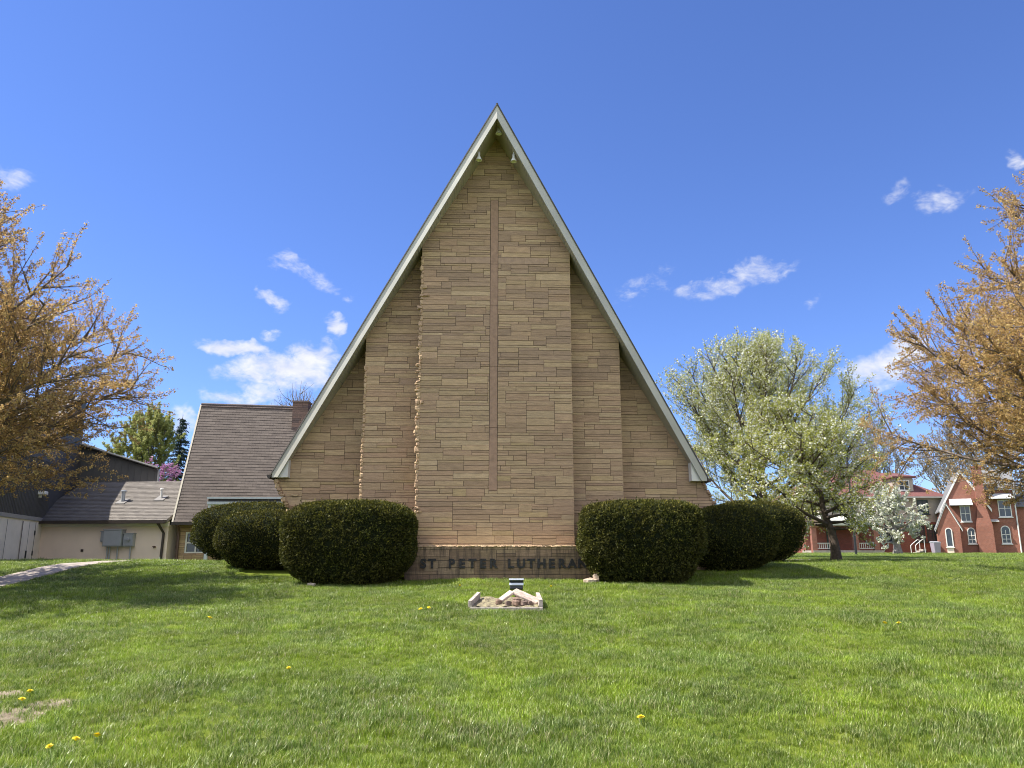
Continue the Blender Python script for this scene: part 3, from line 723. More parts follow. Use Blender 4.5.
# ------------------------------------------------------------------ leaf clouds
def leaf_mesh(name, cen, size, mat, parent, nrm=None, aspect=1.0, seed=0, leafv=None, jit=.35):
    """one rhombic leaf per centre; nrm = preferred long axis (optional)"""
    rg = np.random.default_rng(seed); n = len(cen)
    a = rg.normal(size=(n, 3)) if nrm is None else nrm + rg.normal(size=(n, 3)) * jit
    a /= np.linalg.norm(a, axis=1)[:, None] + 1e-9
    b_ = np.cross(a, rg.normal(size=(n, 3))); b_ /= np.linalg.norm(b_, axis=1)[:, None] + 1e-9
    c_ = np.cross(a, b_)
    s = (np.asarray(size) * rg.uniform(.7, 1.3, n))[:, None]
    bend = c_ * s * rg.uniform(-.25, .25, (n, 1))
    V = np.stack([cen - a * s * .5 + bend, cen + b_ * s * .5 * aspect, cen + a * s * .5 + bend, cen - b_ * s * .5 * aspect], 1).reshape(-1, 3)
    me_ = bpy.data.meshes.new(name); me_.vertices.add(4 * n); me_.vertices.foreach_set('co', V.astype(np.float32).ravel())
    me_.loops.add(4 * n); me_.loops.foreach_set('vertex_index', np.arange(4 * n, dtype=np.int32))
    me_.polygons.add(n); me_.polygons.foreach_set('loop_start', np.arange(0, 4 * n, 4, dtype=np.int32)); me_.polygons.foreach_set('loop_total', np.full(n, 4, dtype=np.int32))
    at = me_.attributes.new('leaf', 'FLOAT', 'FACE')
    at.data.foreach_set('value', (rg.random(n) if leafv is None else np.clip(leafv, 0, 1)).astype(np.float32))
    me_.materials.append(mat); me_.update(calc_edges=True)
    o = bpy.data.objects.new(name, me_); C.objects.link(o)
    if parent is not None: o.parent = parent
    return o

def rot_about(v, ax, a): return Matrix.Rotation(a, 3, ax) @ v
def grow_tree(seed, H_, env, n1=18, t0=.18, el1=(25, 70), sp2=.4, sp3=.2, len3=(.3, .7), r0=.16, up=.10, wob=.10, lean=(0, 0), len2=.45, leader=.95, seg=.35, zmin=.3, thick=1.0, tpow=1.0):
    """branch polylines (base-local) and the twig stations that carry leaves; env(z) -> (cx, cy, radius)"""
    rg = random.Random(seed); BR_, TW = [], []
    def inside(p, k=1.0):
        cx_, cy_, r_ = env(p.z); return (p.x - cx_) ** 2 + (p.y - cy_) ** 2 < (r_ * k) ** 2
    def walk(p, d_, L, ra, rb, up_, wob_, k=1.0, chk=True):
        n = max(2, int(L / seg)); pts = [p.copy()]; st = L / n
        for i in range(n):
            d_ = (d_ + Vector((rg.gauss(0, wob_), rg.gauss(0, wob_), rg.gauss(0, wob_) + up_))).normalized()
            q = pts[-1] + d_ * st
            if q.z < zmin: d_.z = abs(d_.z) + .15; d_.normalize(); q = pts[-1] + d_ * st
            if chk and i > 0 and not inside(q, k): break
            pts.append(q)
        m_ = len(pts); return pts, [ra + (rb - ra) * i / max(1, m_ - 1) for i in range(m_)]
    cx_, cy_, _ = env(H_ * .75)
    tr = [Vector((0, 0, -.15)), Vector((0, 0, .25))]; n = 12
    for i in range(1, n + 1):
        t = i / n; tr.append(Vector((cx_ * t + lean[0] * t * (1 - t) * 4 + rg.gauss(0, .05), cy_ * t + lean[1] * t * (1 - t) * 4 + rg.gauss(0, .05), .25 + (H_ * leader - .25) * t)))
    BR_.append((tr, [r0 * 1.45, r0 * 1.1] + [r0 * (1 - .93 * (i / n) ** .8) for i in range(1, n + 1)], 9))
    def along(pts, t):
        x_ = t * (len(pts) - 1); i = min(int(x_), len(pts) - 2); f_ = x_ - i
        return pts[i].lerp(pts[i + 1], f_), (pts[i + 1] - pts[i]).normalized()
    az = rg.random() * 6.28; L1 = []
    for k in range(n1):
        t = t0 + (.97 - t0) * ((k + rg.random() * .5) / n1) ** tpow; az += 2.4 + rg.gauss(0, .3)
        p, _ = along(tr, t); el = R(el1[0] + (el1[1] - el1[0]) * ((t - t0) / (1 - t0)) ** .9 + rg.gauss(0, 6))
        d_ = Vector((math.cos(az) * math.cos(el), math.sin(az) * math.cos(el), math.sin(el) if p.z > zmin else abs(math.sin(el)) + .3)).normalized()
        ra = r0 * (.55 - .4 * t)
        pts, rr = walk(p, d_, 9.0, ra, .012, up * .5, wob * .6, rg.uniform(.86, 1.03))
        if len(pts) > 2: BR_.append((pts, rr, 6)); L1.append((pts, rr))
    L1.append((tr[4:], [.03] * len(tr[4:])))
    L2 = []
    for pts, rr in L1:
        L = sum((pts[i + 1] - pts[i]).length for i in range(len(pts) - 1)); m_ = max(2, int(L / sp2))
        for k in range(m_):
            t = .18 + .82 * (k + rg.random()) / m_
            if t > .995: t = .995
            p, d_ = along(pts, t); ax = rot_about(d_.orthogonal(), d_, rg.random() * 6.28)
            d2 = rot_about(d_, ax, R(rg.uniform(28, 62)))
            LL = max(.5, L * len2 * (1 - .65 * t) * rg.uniform(.6, 1.2))
            q, r2 = walk(p, d2, LL, .022, .007, up, wob, 1.05)
            if len(q) > 1: BR_.append((q, r2, 4)); L2.append(q)
        L2.append(pts[-max(2, len(pts) // 3):])
    for pts in L2:
        L = sum((pts[i + 1] - pts[i]).length for i in range(len(pts) - 1)); m_ = max(1, int(L / sp3))
        for k in range(m_ + 1):
            t = min(.999, .15 + .85 * (k + rg.random()) / (m_ + .5)) if k < m_ else .999
            p, d_ = along(pts, t); ax = rot_about(d_.orthogonal(), d_, rg.random() * 6.28)
            d3 = rot_about(d_, ax, R(rg.uniform(18, 55) if k < m_ else rg.uniform(0, 10)))
            q, r3 = walk(p, d3, rg.uniform(*len3), .007, .003, up * 2.2, wob, 1.1, chk=False)
            if q[-1].z < zmin - .25 or (p.z < zmin and q[-1].z < zmin): continue
            BR_.append((q, r3, 3)); TW.append(q)
    return [(p_, [r_ * thick if n_ < 6 else r_ for r_ in q_], n_) for p_, q_, n_ in BR_], TW
def twig_stations(TW, step, rg, start=.15):
    out, dr = [], []
    for q in TW:
        P = np.array([tuple(p) for p in q]); dl = np.linalg.norm(np.diff(P, axis=0), axis=1); L = dl.sum(); n = max(1, int(L / step))
        s = np.concatenate([[0], np.cumsum(dl)]); tt = (start + (1 - start) * (np.arange(n) + rg.random(n) * .8 + .2) / n) * L; tt = np.append(tt, L)
        out.append(np.stack([np.interp(tt, s, P[:, i]) for i in range(3)], 1)); dv = P[-1] - P[0]; dr.append(np.tile(dv / (np.linalg.norm(dv) + 1e-9), (len(tt), 1)))
    return np.concatenate(out), np.concatenate(dr)
def branches(name, BR_, mat, parent):
    mb = MB()
    for pts, rr, n in BR_: mb.tube(pts, rr, n, cap=(n > 5))
    return mb.build(name, mat, parent, smooth=True)
def envelope(tab):
    zs = [t[0] for t in tab]
    def f(z):
        z = max(zs[0], min(z, 99))
        if z > zs[-1]: return tab[-1][1], tab[-1][2], .01
        return tuple(float(np.interp(z, zs, [t[i] for t in tab])) for i in (1, 2, 3))
    return f
def clusters(cen, k, spread, rg):
    n = len(cen); return np.repeat(cen, k, 0) + rg.normal(size=(n * k, 3)) * spread, np.repeat(rg.random(n), k)

M_bronze = foliage('bronze_maple_flower', [(0, (.26, .15, .055)), (.35, (.44, .28, .105)), (.7, (.60, .42, .175)), (1, (.52, .43, .16))], .5, .6)
M_pearleaf = foliage('young_pear_leaf', [(0, (.22, .25, .045)), (.5, (.36, .38, .08)), (1, (.50, .50, .17))], .45)
M_blossom = foliage('white_blossom', [(0, (.52, .52, .42)), (1, (.74, .74, .64))], .35)
M_spring = foliage('spring_leaf', [(0, (.28, .30, .09)), (1, (.44, .44, .16))], .5)
M_spruce = foliage('spruce_needle', [(0, (.020, .035, .030)), (1, (.050, .075, .062))], .1)
M_redbud = foliage('magenta_blossom', [(0, (.34, .15, .28)), (1, (.52, .29, .44))], .35)
M_budtip = foliage('pale_bud', [(0, (.22, .19, .14)), (1, (.34, .30, .20))], .3)

def maple(name, label, x, y, env, H_, seed, n1, clus=8, step=.07, **kw):
    t = thing(name, label, 'tree', (x, y, hz(x, y)))
    B_, TW = grow_tree(seed, H_, env, n1=n1, **kw)
    branches('trunk', B_, M_barkm, t)
    rg = np.random.default_rng(seed); st, dr = twig_stations(TW, step, rg)
    st = st[rg.random(len(st)) < .92]
    cen, lv = clusters(st, clus, .026, rg)
    cen[:, 2] -= np.abs(rg.normal(size=len(cen))) * .02
    leaf_mesh('crown', cen, .043, M_bronze, t, aspect=.6, seed=seed, leafv=lv * .6 + rg.random(len(lv)) * .4)
    print(name, 'twigs', len(TW), 'leaves', len(cen))
    return t
maple('maple_tree', 'bronze flowering maple at the left edge casting shade on the lawn', -12.2, 14.8,
      envelope([(.9, .3, 0, 3.2), (1.5, .2, 0, 4.7), (2.6, .1, 0, 5.1), (3.8, .0, 0, 5.0), (5.0, 0, 0, 4.4), (5.9, .3, 0, 3.5), (6.6, .9, 0, 2.4), (7.3, 1.2, 0, 1.3), (7.9, 1.2, 0, .3)]), 7.7, 101, 62, zmin=1.75, el1=(6, 70), sp2=.28, sp3=.17, up=.05, t0=.22, tpow=1.5)
maple('maple_tree', 'bronze flowering maple at the right edge in front of the houses', 13.6, 16.2,
      envelope([(.8, 0, 0, 4.6), (1.3, -.1, 0, 6.5), (2.4, -.1, 0, 6.8), (3.8, 0, 0, 6.1), (5.2, 0, 0, 5.0), (6.6, 0, 0, 3.6), (8.0, 0, 0, 2.6), (9.2, 0, 0, 1.6), (10.2, 0, 0, .6), (10.8, 0, 0, .2)]), 10.6, 202, 76, zmin=1.75, el1=(3, 70), sp2=.28, sp3=.17, up=.05, t0=.17, tpow=1.5)

def pear(name, label, x, y, env, H_, seed, n1, nleaf, nblos, lsize=.075, bsize=.06, lstep=.12, mat2=None, bark=None, cat='tree', **kw):
    t = thing(name, label, cat, (x, y, hz(x, y)))
    B_, TW = grow_tree(seed, H_, env, n1=n1, **kw)
    branches('trunk', B_, bark or M_bark, t)
    rg = np.random.default_rng(seed); st, dr = twig_stations(TW, lstep, rg)
    cen, lv = clusters(st, nleaf, .06, rg)
    if nleaf: leaf_mesh('crown', cen, lsize, mat2 or M_pearleaf, t, aspect=.6, seed=seed, leafv=lv * .5 + rg.random(len(lv)) * .5)
    if nblos:
        s2 = st[rg.random(len(st)) < .75]; cb, lv = clusters(s2, nblos, .045, rg)
        leaf_mesh('blossom' if nleaf else 'crown', cb, bsize, M_blossom, t, aspect=.9, seed=seed + 1, leafv=rg.random(len(cb)))
    print(name, 'twigs', len(TW), 'leaves', len(cen))
    return t
pear('pear_tree', 'tall upright pear tree with pale green leaves and white blossom behind the hedge', 10.7, 33.0,
     envelope([(1.2, 0, 0, 2.8), (2.6, 0, 0, 4.1), (5.0, .1, 0, 4.9), (6.6, .1, 0, 4.6), (8.0, 0, 0, 3.5), (8.8, 0, 0, 2.4), (9.4, 0, 0, 1.0)]), 9.0, 303, 40, 5, 3, lsize=.068, bsize=.068, lstep=.125, el1=(12, 80), sp2=.32, sp3=.22, wob=.07, up=.12, leader=.97, r0=.2, t0=.14)
pear('pear_tree', 'small dark trunked pear tree with yellow green leaves near the sidewalk', 10.53, 25.6,
     envelope([(1.3, -1.4, 0, 2.2), (1.8, -1.6, 0, 2.9), (2.8, -1.6, 0, 3.0), (3.8, -1.5, 0, 2.6), (4.6, -1.3, 0, 1.7), (5.3, -1.1, 0, .5)]), 5.0, 404, 32, 7, 3, lsize=.068, bsize=.07, lstep=.11, el1=(2, 65), t0=.24, sp2=.28, sp3=.2, r0=.15, up=.03, tpow=1.3, lean=(.25, 0))
pear('magnolia_tree', 'small white blossoming tree with pale forked trunk before the red roofed house', 29.4, 60.0,
     envelope([(1.6, 0, 0, 1.4), (2.2, .1, 0, 2.35), (3.2, -.1, 0, 2.3), (4.2, -.4, 0, 1.8), (4.8, -.4, 0, .7)]), 4.5, 505, 18, 1, 9, lsize=.12, bsize=.14, lstep=.15, el1=(2, 60), t0=.2, sp2=.32, sp3=.22, r0=.3, up=.0, bark=M_barkg)
# trees behind the buildings
pear('leafy_tree', 'light green spring tree behind the dark building', -29.6, 62, envelope([(2, 0, 0, 1.5), (5, 0, 0, 3.0), (9, 0, 0, 2.8), (12, .3, 0, .9)]), 11.5, 606, 34, 22, 0, lsize=.13, lstep=.18, mat2=M_spring, el1=(30, 75), sp2=.7, sp3=.45, len3=(.5, 1.0), r0=.2)
pear('redbud_tree', 'magenta blossoming redbud behind the grey annex roof', -21.2, 46, envelope([(1.5, 0, 0, 1.5), (3.5, 0, 0, 2.4), (5, 0, 0, 1.9), (6, 0, 0, .6)]), 5.8, 707, 16, 8, 0, lsize=.14, lstep=.18, mat2=M_redbud, el1=(20, 65), sp2=.5, sp3=.35, r0=.14)
pear('bare_tree', 'bare twiggy tree behind the brown wing roof', -15.8, 56, envelope([(4, 0, 0, 1.5), (8, 0, 0, 3.2), (11, 0, 0, 3.0), (12.6, 0, 0, .8)]), 12, 808, 22, 0, 0, lsize=.09, lstep=.4, mat2=M_budtip, el1=(30, 75), sp2=.6, sp3=.4, len3=(.5, 1.1), r0=.2, thick=2.6, bark=M_barkg)
for i, (x_, y_, hh_, lab) in enumerate(((43.5, 102, 15, 'bare tree rising behind the left half of the red roof'), (50, 106, 17, 'bare tree rising behind the red roof dormer'), (56.8, 99, 16, 'bare tree in the gap between the red roof and the pointed brick gable'), (65, 103, 15, 'bare tree behind the grey side roof of the brick house'))):
    pear('bare_tree', lab, x_, y_, envelope([(3, 0, 0, 2.5), (hh_ * .5, 0, 0, 5.2), (hh_ * .8, 0, 0, 4.6), (hh_, 0, 0, .8)]), hh_ * .97, 900 + i, 28, 5, 0, lsize=.16, lstep=.3, mat2=M_budtip, el1=(22, 75), sp2=.9, sp3=.6, len3=(.8, 1.5), r0=.3, thick=3.0, bark=M_barkg)
# spruce
def spruce(x, y, Ht, rb):
    t = thing('spruce_tree', 'dark pointed spruce behind the annex roof', 'tree', (x, y, hz(x, y))); rg = random.Random(5); mb = MB(); cen, nr = [], []
    mb.tube([(0, 0, -.2), (0, 0, Ht)], [.2, .02], 8)
    z = 1.5
    while z < Ht - .2:
        L = rb * (1 - z / Ht) ** .85 + .15
        for k in range(7):
            a = rg.random() * 6.28; LL = L * rg.uniform(.7, 1.15); tip = Vector((math.cos(a) * LL, math.sin(a) * LL, -.22 * LL + .1)); p = Vector((0, 0, z))
            mb.tube([p, p + tip], [.03, .006], 3, cap=False)
            n = int(LL / .05) + 2
            for j in range(n):
                f_ = (j + rg.random()) / n
                for q in range(3): cen.append(tuple(p + tip * f_ + Vector((rg.gauss(0, .09), rg.gauss(0, .09), rg.gauss(-.06, .07))))); nr.append((tip.x, tip.y, -.5 * LL))
        z += .32
    mb.build('trunk', M_bark, t); leaf_mesh('crown', np.array(cen), .22, M_spruce, t, nrm=np.array(nr), aspect=.3, seed=4)
spruce(-30.4, 70, 13.2, 2.6)

# ------------------------------------------------------------------ clipped yews
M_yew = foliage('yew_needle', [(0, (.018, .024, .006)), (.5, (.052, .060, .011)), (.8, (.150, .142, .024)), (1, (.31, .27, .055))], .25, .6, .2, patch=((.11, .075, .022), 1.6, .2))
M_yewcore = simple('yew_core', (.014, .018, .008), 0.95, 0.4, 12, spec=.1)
M_twigy = simple('yew_stem', (.09, .06, .045), 0.9, 0.2, 9)
def yew(label, cx_, cy_, hx, hy, ztop, seed, n, ex=.46, rot=0, tuck=.74):
    zb = hz(cx_, cy_); t = thing('yew_shrub', label, 'shrub', (cx_, cy_, zb), rot, 'clipped yew shrubs in front of the church')
    hzz = (ztop - zb + .08) / 2; rg = np.random.default_rng(seed)
    ph = rg.random(8) * 6.28
    def surf(v):
        """v unit vectors -> surface point, normal approx"""
        s = np.sign(v) * np.abs(v) ** ex
        x_, y_, z_ = s[:, 0], s[:, 1], s[:, 2]
        k = np.where(z_ < 0, 1 - (1 - tuck) * np.abs(z_) ** 1.3, 1)
        bump = 1 + .026 * np.sin(2.3 * x_ + ph[5]) * np.sin(2.7 * y_ + 1.9 * z_ + ph[6]) + .022 * np.sin(5 * x_ + ph[0]) * np.cos(4 * y_ + ph[1]) + .02 * np.sin(7 * z_ + ph[2] + 3 * x_) + .014 * np.sin(13 * x_ + ph[3]) * np.sin(11 * z_ + ph[4])
        P = np.stack([x_ * hx * k * bump, y_ * hy * k * bump, z_ * hzz * (.5 + .5 * bump) + hzz - .06], 1)
        e2 = 2 / ex - 1
        N = np.stack([np.sign(x_) * np.abs(x_) ** e2 / hx, np.sign(y_) * np.abs(y_) ** e2 / hy, np.sign(z_) * np.abs(z_) ** e2 / hzz], 1)
        N /= np.linalg.norm(N, axis=1)[:, None] + 1e-9
        return P, N
    mb = MB(); nu, nv = 40, 20
    th = np.linspace(0, np.pi, nv + 1); u = np.linspace(0, 2 * np.pi, nu, endpoint=False)
    V = np.array([(np.sin(a) * np.cos(b_), np.sin(a) * np.sin(b_), np.cos(a)) for a in th for b_ in u]); P, N = surf(V)
    P = P * np.array([.94, .94, .94]) + np.array([0, 0, .05])
    mb.v = [tuple(p) for p in P]
    for j in range(nv):
        for i in range(nu): mb.f.append((j * nu + i, (j + 1) * nu + i, (j + 1) * nu + (i + 1) % nu, j * nu + (i + 1) % nu)); mb.m.append(0); mb.t.append((1, 1, 1))
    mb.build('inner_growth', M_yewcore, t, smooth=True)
    # area-uniform samples of the surface
    nu2, nv2 = 240, 120
    th = np.linspace(0, np.pi, nv2 + 1); u = np.linspace(0, 2 * np.pi, nu2 + 1)
    th = th - .42 * np.sin(4 * th) / 4 * (1 if ex < .9 else 0); u = u - .5 * np.sin(4 * u) / 4 * -1 * -1
    V = np.array([(np.sin(a) * np.cos(b_), np.sin(a) * np.sin(b_), np.cos(a)) for a in th for b_ in u]); G, _ = surf(V); G = G.reshape(nv2 + 1, nu2 + 1, 3)
    A, B_, C_, D_ = G[:-1, :-1], G[1:, :-1], G[1:, 1:], G[:-1, 1:]
    cr = np.cross(C_ - A, D_ - B_); ar = np.linalg.norm(cr, axis=2).ravel(); idx = rg.choice(len(ar), n, p=ar / ar.sum())
    f1, f2 = rg.random((n, 1)), rg.random((n, 1)); q = [t_.reshape(-1, 3)[idx] for t_ in (A, B_, C_, D_)]
    P = (q[0] * (1 - f1) + q[1] * f1) * (1 - f2) + (q[3] * (1 - f1) + q[2] * f1) * f2
    N = cr.reshape(-1, 3)[idx]; N /= np.linalg.norm(N, axis=1)[:, None] + 1e-9
    out_ = np.sign(np.sum(N * (P - np.array([0, 0, hzz])), axis=1)); N *= out_[:, None]; m_ = n
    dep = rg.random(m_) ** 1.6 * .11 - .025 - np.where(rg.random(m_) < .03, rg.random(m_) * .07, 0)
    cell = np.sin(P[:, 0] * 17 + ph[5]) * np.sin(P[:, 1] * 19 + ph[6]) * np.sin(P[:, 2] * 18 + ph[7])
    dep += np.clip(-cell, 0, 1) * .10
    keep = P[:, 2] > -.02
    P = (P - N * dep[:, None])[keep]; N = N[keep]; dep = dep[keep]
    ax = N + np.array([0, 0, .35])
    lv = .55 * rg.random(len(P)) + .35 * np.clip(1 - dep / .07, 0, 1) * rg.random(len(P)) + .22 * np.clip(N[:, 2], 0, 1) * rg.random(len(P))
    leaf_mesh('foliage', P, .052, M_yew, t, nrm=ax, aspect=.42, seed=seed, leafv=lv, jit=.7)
    mb = MB(); r2 = random.Random(seed)
    for k in range(5):
        a = r2.random() * 6.28; mb.tube([(math.cos(a) * hx * .2, math.sin(a) * hy * .2, -.1), (math.cos(a) * hx * .45, math.sin(a) * hy * .45, .5)], [.04, .025], 6)
    mb.build('stem', M_twigy, t)
    return t
yew('large round edged yew shrub directly left of the church lettering', -3.44, 16.75, 1.35, 1.0, 2.57, 1, 70000)
yew('large round edged yew shrub directly right of the church lettering', 2.73, 16.7, 1.28, .95, 2.59, 2, 70000)
yew('low domed yew shrub between the two other left shrubs', -6.15, 19.5, 1.08, 1.0, 2.55, 3, 30000, ex=.7)
yew('long yew shrub farthest left, before the brown wing roof', -7.20, 22.4, 1.82, 1.1, 2.92, 4, 38000, ex=.65)
yew('middle yew shrub of the right row with a sunlit top', 5.22, 18.75, 1.17, .82, 2.63, 5, 34000, ex=.8)
yew('yew shrub farthest right beside the pear tree', 7.05, 23.0, 1.40, 1.1, 3.0, 6, 32000, ex=.68)
yew('dark shaded yew shrub against the right church wall', 5.0, 21.6, .75, .7, 3.05, 7, 14000, ex=.7)

# ------------------------------------------------------------------ flower bed, floodlight
bx, by = -.08, 12.1
def gz(x, y): return hz(bx + x, by + y)
bed = thing('flower_bed', 'small empty flower bed framed by pale weathered timbers', 'flower bed', (bx, by, 0))
def beam(p, q, wd, ht):
    mb = MB(); p = Vector(p); q = Vector(q); d_ = (q - p); L = d_.length; d_.normalize(); s = Vector((0, 0, 1)).cross(d_).normalized(); u_ = d_.cross(s)
    mb.obox((p + q) / 2, L / 2, wd / 2, ht / 2, Matrix((d_, s, u_)).transposed()); return mb.build('timber', M_wood, bed, bevel=.006)
beam((-.56, 0, gz(-.56, 0) + .015), (.55, 0, gz(.55, 0) + .015), .06, .08)
beam((-.56, .06, gz(-.56, .06) + .09), (-.47, 1.05, gz(-.5, 1.1) + .10), .06, .10)
beam((.52, .06, gz(.52, .06) + .10), (.50, .95, gz(.5, 1.0) + .11), .06, .11)
mb = MB(); n = 12; rg = random.Random(8)
g = [[(-.52 + 1.0 * i / n, .04 + 1.15 * j / n, gz(-.52 + 1.0 * i / n, .04 + 1.15 * j / n) + .05 + rg.uniform(-.012, .02)) for i in range(n + 1)] for j in range(n + 1)]
for j in range(n):
    for i in range(n): mb.face([g[j][i], g[j][i + 1], g[j + 1][i + 1], g[j + 1][i]])
m_bsoil, nt, b, out = material('bed_soil'); co = nt.node('ShaderNodeTexCoord').outputs['Object']; q = nt.noise(co, 14, 5, .7)
nt.l.new(nt.ramp(q, [(.35, (.10, .08, .045)), (.5, (.24, .20, .12)), (.68, (.36, .33, .17))]), b.inputs['Base Color'])
nt.l.new(nt.node('ShaderNodeBump', ins={'Strength': 1.0, 'Distance': .03, 'Height': nt.noise(co, 40, 4)}).outputs[0], b.inputs['Normal'])
mb.build('soil', m_bsoil, bed)
M_slab = simple('pinkish_slab', (.46, .36, .29), .9, .4, 14, bump=.5)
def slab(label, p, q, wd, th, roll, mat=M_slab):
    mb = MB(); p = Vector((bx, by, 0)) + Vector(p); q = Vector((bx, by, 0)) + Vector(q); d_ = q - p; L = d_.length; d_.normalize()
    s = Vector((0, 1, 0)); s = (s - d_ * s.dot(d_)).normalized(); u_ = d_.cross(s); M3 = Matrix((d_, s, u_)).transposed() @ Matrix.Rotation(R(roll), 3, 'X')
    mb.obox((0, 0, 0), L / 2, wd / 2, th / 2, M3); o = mb.build('stone_slab', mat, None, bevel=.012); o.location = (p + q) / 2
    return tag(o, label, 'slab')
slab('longer pinkish stone slab sloping to the right over the flower bed rubble', (.10, .52, gz(.1, .5) + .235), (.50, .42, gz(.5, .4) + .075), .30, .035, 14)
slab('short pale stone slab sloping to the left at the bed', (-.10, .42, gz(-.1, .4) + .10), (.085, .46, gz(.1, .5) + .225), .20, .04, 14)
rg = random.Random(12)
for i, (x_, y_, s_, lab) in enumerate(((.02, .17, .055, 'dark brown stone lowest left in the rubble under the slabs'), (.14, .20, .065, 'dark stone in the middle of the rubble under the slabs'), (.26, .18, .06, 'brown stone at the right of the rubble under the slabs'), (.15, .34, .08, 'stone tucked deepest beneath the peak of the slabs'), (.36, .24, .05, 'small stone by the right timber of the bed'), (-.13, .30, .06, 'pointed dark stone standing alone in the bed soil'))):
    mb = MB(); lump(mb, (0, 0, s_ * .6), (s_, s_ * .8, s_ * .8), rg, (.22, .15, .11) if i % 2 else (.14, .10, .08))
    o = mb.build('rubble_stone', M_rough); o.location = (bx + x_, by + y_, gz(x_, y_) + .05); o.rotation_euler = (0, 0, rg.random() * 6)
    tag(o, lab, 'stone', 'stones in the flower bed')
# scrap of pale rock beside the right shrub
mb = MB(); lump(mb, (0, 0, .05), (.16, .10, .07), rg, (.46, .36, .27)); lump(mb, (.12, .05, .10), (.07, .06, .10), rg, (.42, .33, .25))
o = mb.build('rock', M_rough); o.location = (1.62, 16.35, hz(1.62, 16.35)); tag(o, 'pale jagged rock at the foot of the right large shrub', 'rock')
mb = MB(); lump(mb, (0, 0, .02), (.10, .07, .05), rg, (.50, .42, .32))
o = mb.build('rock', M_rough); o.location = (-4.05, 16.0, hz(-4.05, 16.0)); tag(o, 'small pale rock at the foot of the left large shrub', 'rock')
fl = thing('floodlight', 'black and silver floodlight on a short stake behind the flower bed', 'floodlight', (.075, 13.75, hz(.075, 13.75)))
M_sil = simple('silver_metal', (.55, .58, .62), .4, .05, 5, metal=.4)
mb = MB(); mb.tube([(0, 0, -.1), (0, 0, .15)], .014, 8); mb.tube([(0, 0, .12), (0, 0, .15)], .03, 8); mb.build('stake', M_black, fl)
T = Matrix.Rotation(R(-14), 3, 'X')
mb = MB(); mb.obox((0, .02, .195), .112, .07, .055, T); mb.obox((0, .0, .272), .118, .08, .010, T); mb.build('lamp_head', M_black, fl, bevel=.008)
mb = MB(); mb.obox((0, -.058, .238), .124, .008, .022, T); mb.obox((0, -.005, .298), .128, .09, .014, T); mb.build('visor', M_sil, fl, bevel=.004)

# ------------------------------------------------------------------ dandelions
M_yel = simple('dandelion_yellow', (.82, .66, .02), .7, .15, 60)
M_stem = simple('dandelion_stem', (.16, .25, .06), .7, .1, 20)
mbf = MB(); rg = random.Random(1)
for ring, (r_, z_, n_) in enumerate(((.024, .0, 20), (.019, .006, 16), (.012, .010, 12), (.006, .012, 7))):
    for k in range(n_):
        a = 6.283 * (k + rg.random() * .5) / n_; ca_, sa_ = math.cos(a), math.sin(a); w_ = .004
        mbf.face([(ca_ * r_ * .2 - sa_ * w_ * .4, sa_ * r_ * .2 + ca_ * w_ * .4, z_ * .6), (ca_ * r_ * .2 + sa_ * w_ * .4, sa_ * r_ * .2 - ca_ * w_ * .4, z_ * .6), (ca_ * r_ + sa_ * w_, sa_ * r_ - ca_ * w_, z_ + .003), (ca_ * r_ - sa_ * w_, sa_ * r_ + ca_ * w_, z_ + .003)])
mbf.lathe([(.02, .001), (.009, -.006), (.003, -.012)], (0, 0, 0), 10)
d0 = thing('dandelion', 'x', 'dandelion'); fl0 = mbf.build('flower_head', M_yel, d0); mbs = MB(); mbs.tube([(0, 0, -.11), (.003, 0, -.05), (0, 0, 0)], .0022, 5); st0 = mbs.build('stem', M_stem, d0)
DAN = [(.97, 6.2, 'lone dandelion in the middle of the lawn, nearest below the flower bed', 1.2),
       (-4.26, 11.3, 'lone dandelion on the lawn below the left large shrub', 1.5), (-1.42, 12.4, 'left of two dandelions beside the flower bed', 1.3), (-1.30, 12.5, 'right of two dandelions beside the flower bed', 1.2),
       (5.02, 10.8, 'left of two dandelions far right on the lawn', 1.3), (5.18, 10.75, 'right of two dandelions far right on the lawn', 1.3),
       (-2.86, 5.7, 'rightmost of the three dandelions near the bottom left corner', 1.25), (-2.96, 5.62, 'middle one of the three dandelions near the bottom left corner', 1.1), (-3.04, 5.45, 'leftmost of the three dandelions near the bottom left corner', .9),
       (-4.36, 6.9, 'dandelion by the bare soil, at the very left picture edge', 1.25), (-4.13, 7.0, 'uppermost right dandelion of the cluster by the bare soil', 1.1), (-4.19, 6.62, 'lowest left dandelion of the cluster by the bare soil', 1.2), (-4.02, 6.72, 'lowest right dandelion of the cluster by the bare soil', 1.1),
       (-4.45, 6.2, 'dandelion left of the bare soil, cut by the picture edge', 1.1),
       (.78, 15.9, 'dandelion in front of the stained plinth, right of the floodlight', 1.3), (-1.05, 16.0, 'dandelion in front of the stained plinth, left of the floodlight', 1.2),
       (-2.2, 8.0, 'small dandelion alone on the left half of the lawn', .9)]
for i, (x_, y_, lab, k) in enumerate(DAN):
    q_ = 1 - .06 / (1.5 - hz(x_, y_)) if y_ < 9 else .96; x_, y_ = x_ * q_, y_ * q_
    if i == 0: o = d0
    else:
        o = d0.copy(); C.objects.link(o)
        for ch in (fl0, st0): c_ = ch.copy(); C.objects.link(c_); c_.parent = o
    o.location = (x_, y_, hz(x_, y_) + .055 + .01 * rnd.random()); o.rotation_euler = (R(rnd.uniform(-5, 22)), R(rnd.uniform(-22, 5)), rnd.random() * 6); o.scale = (k, k, 1)
    tag(o, lab, 'dandelion', 'dandelions in the lawn')

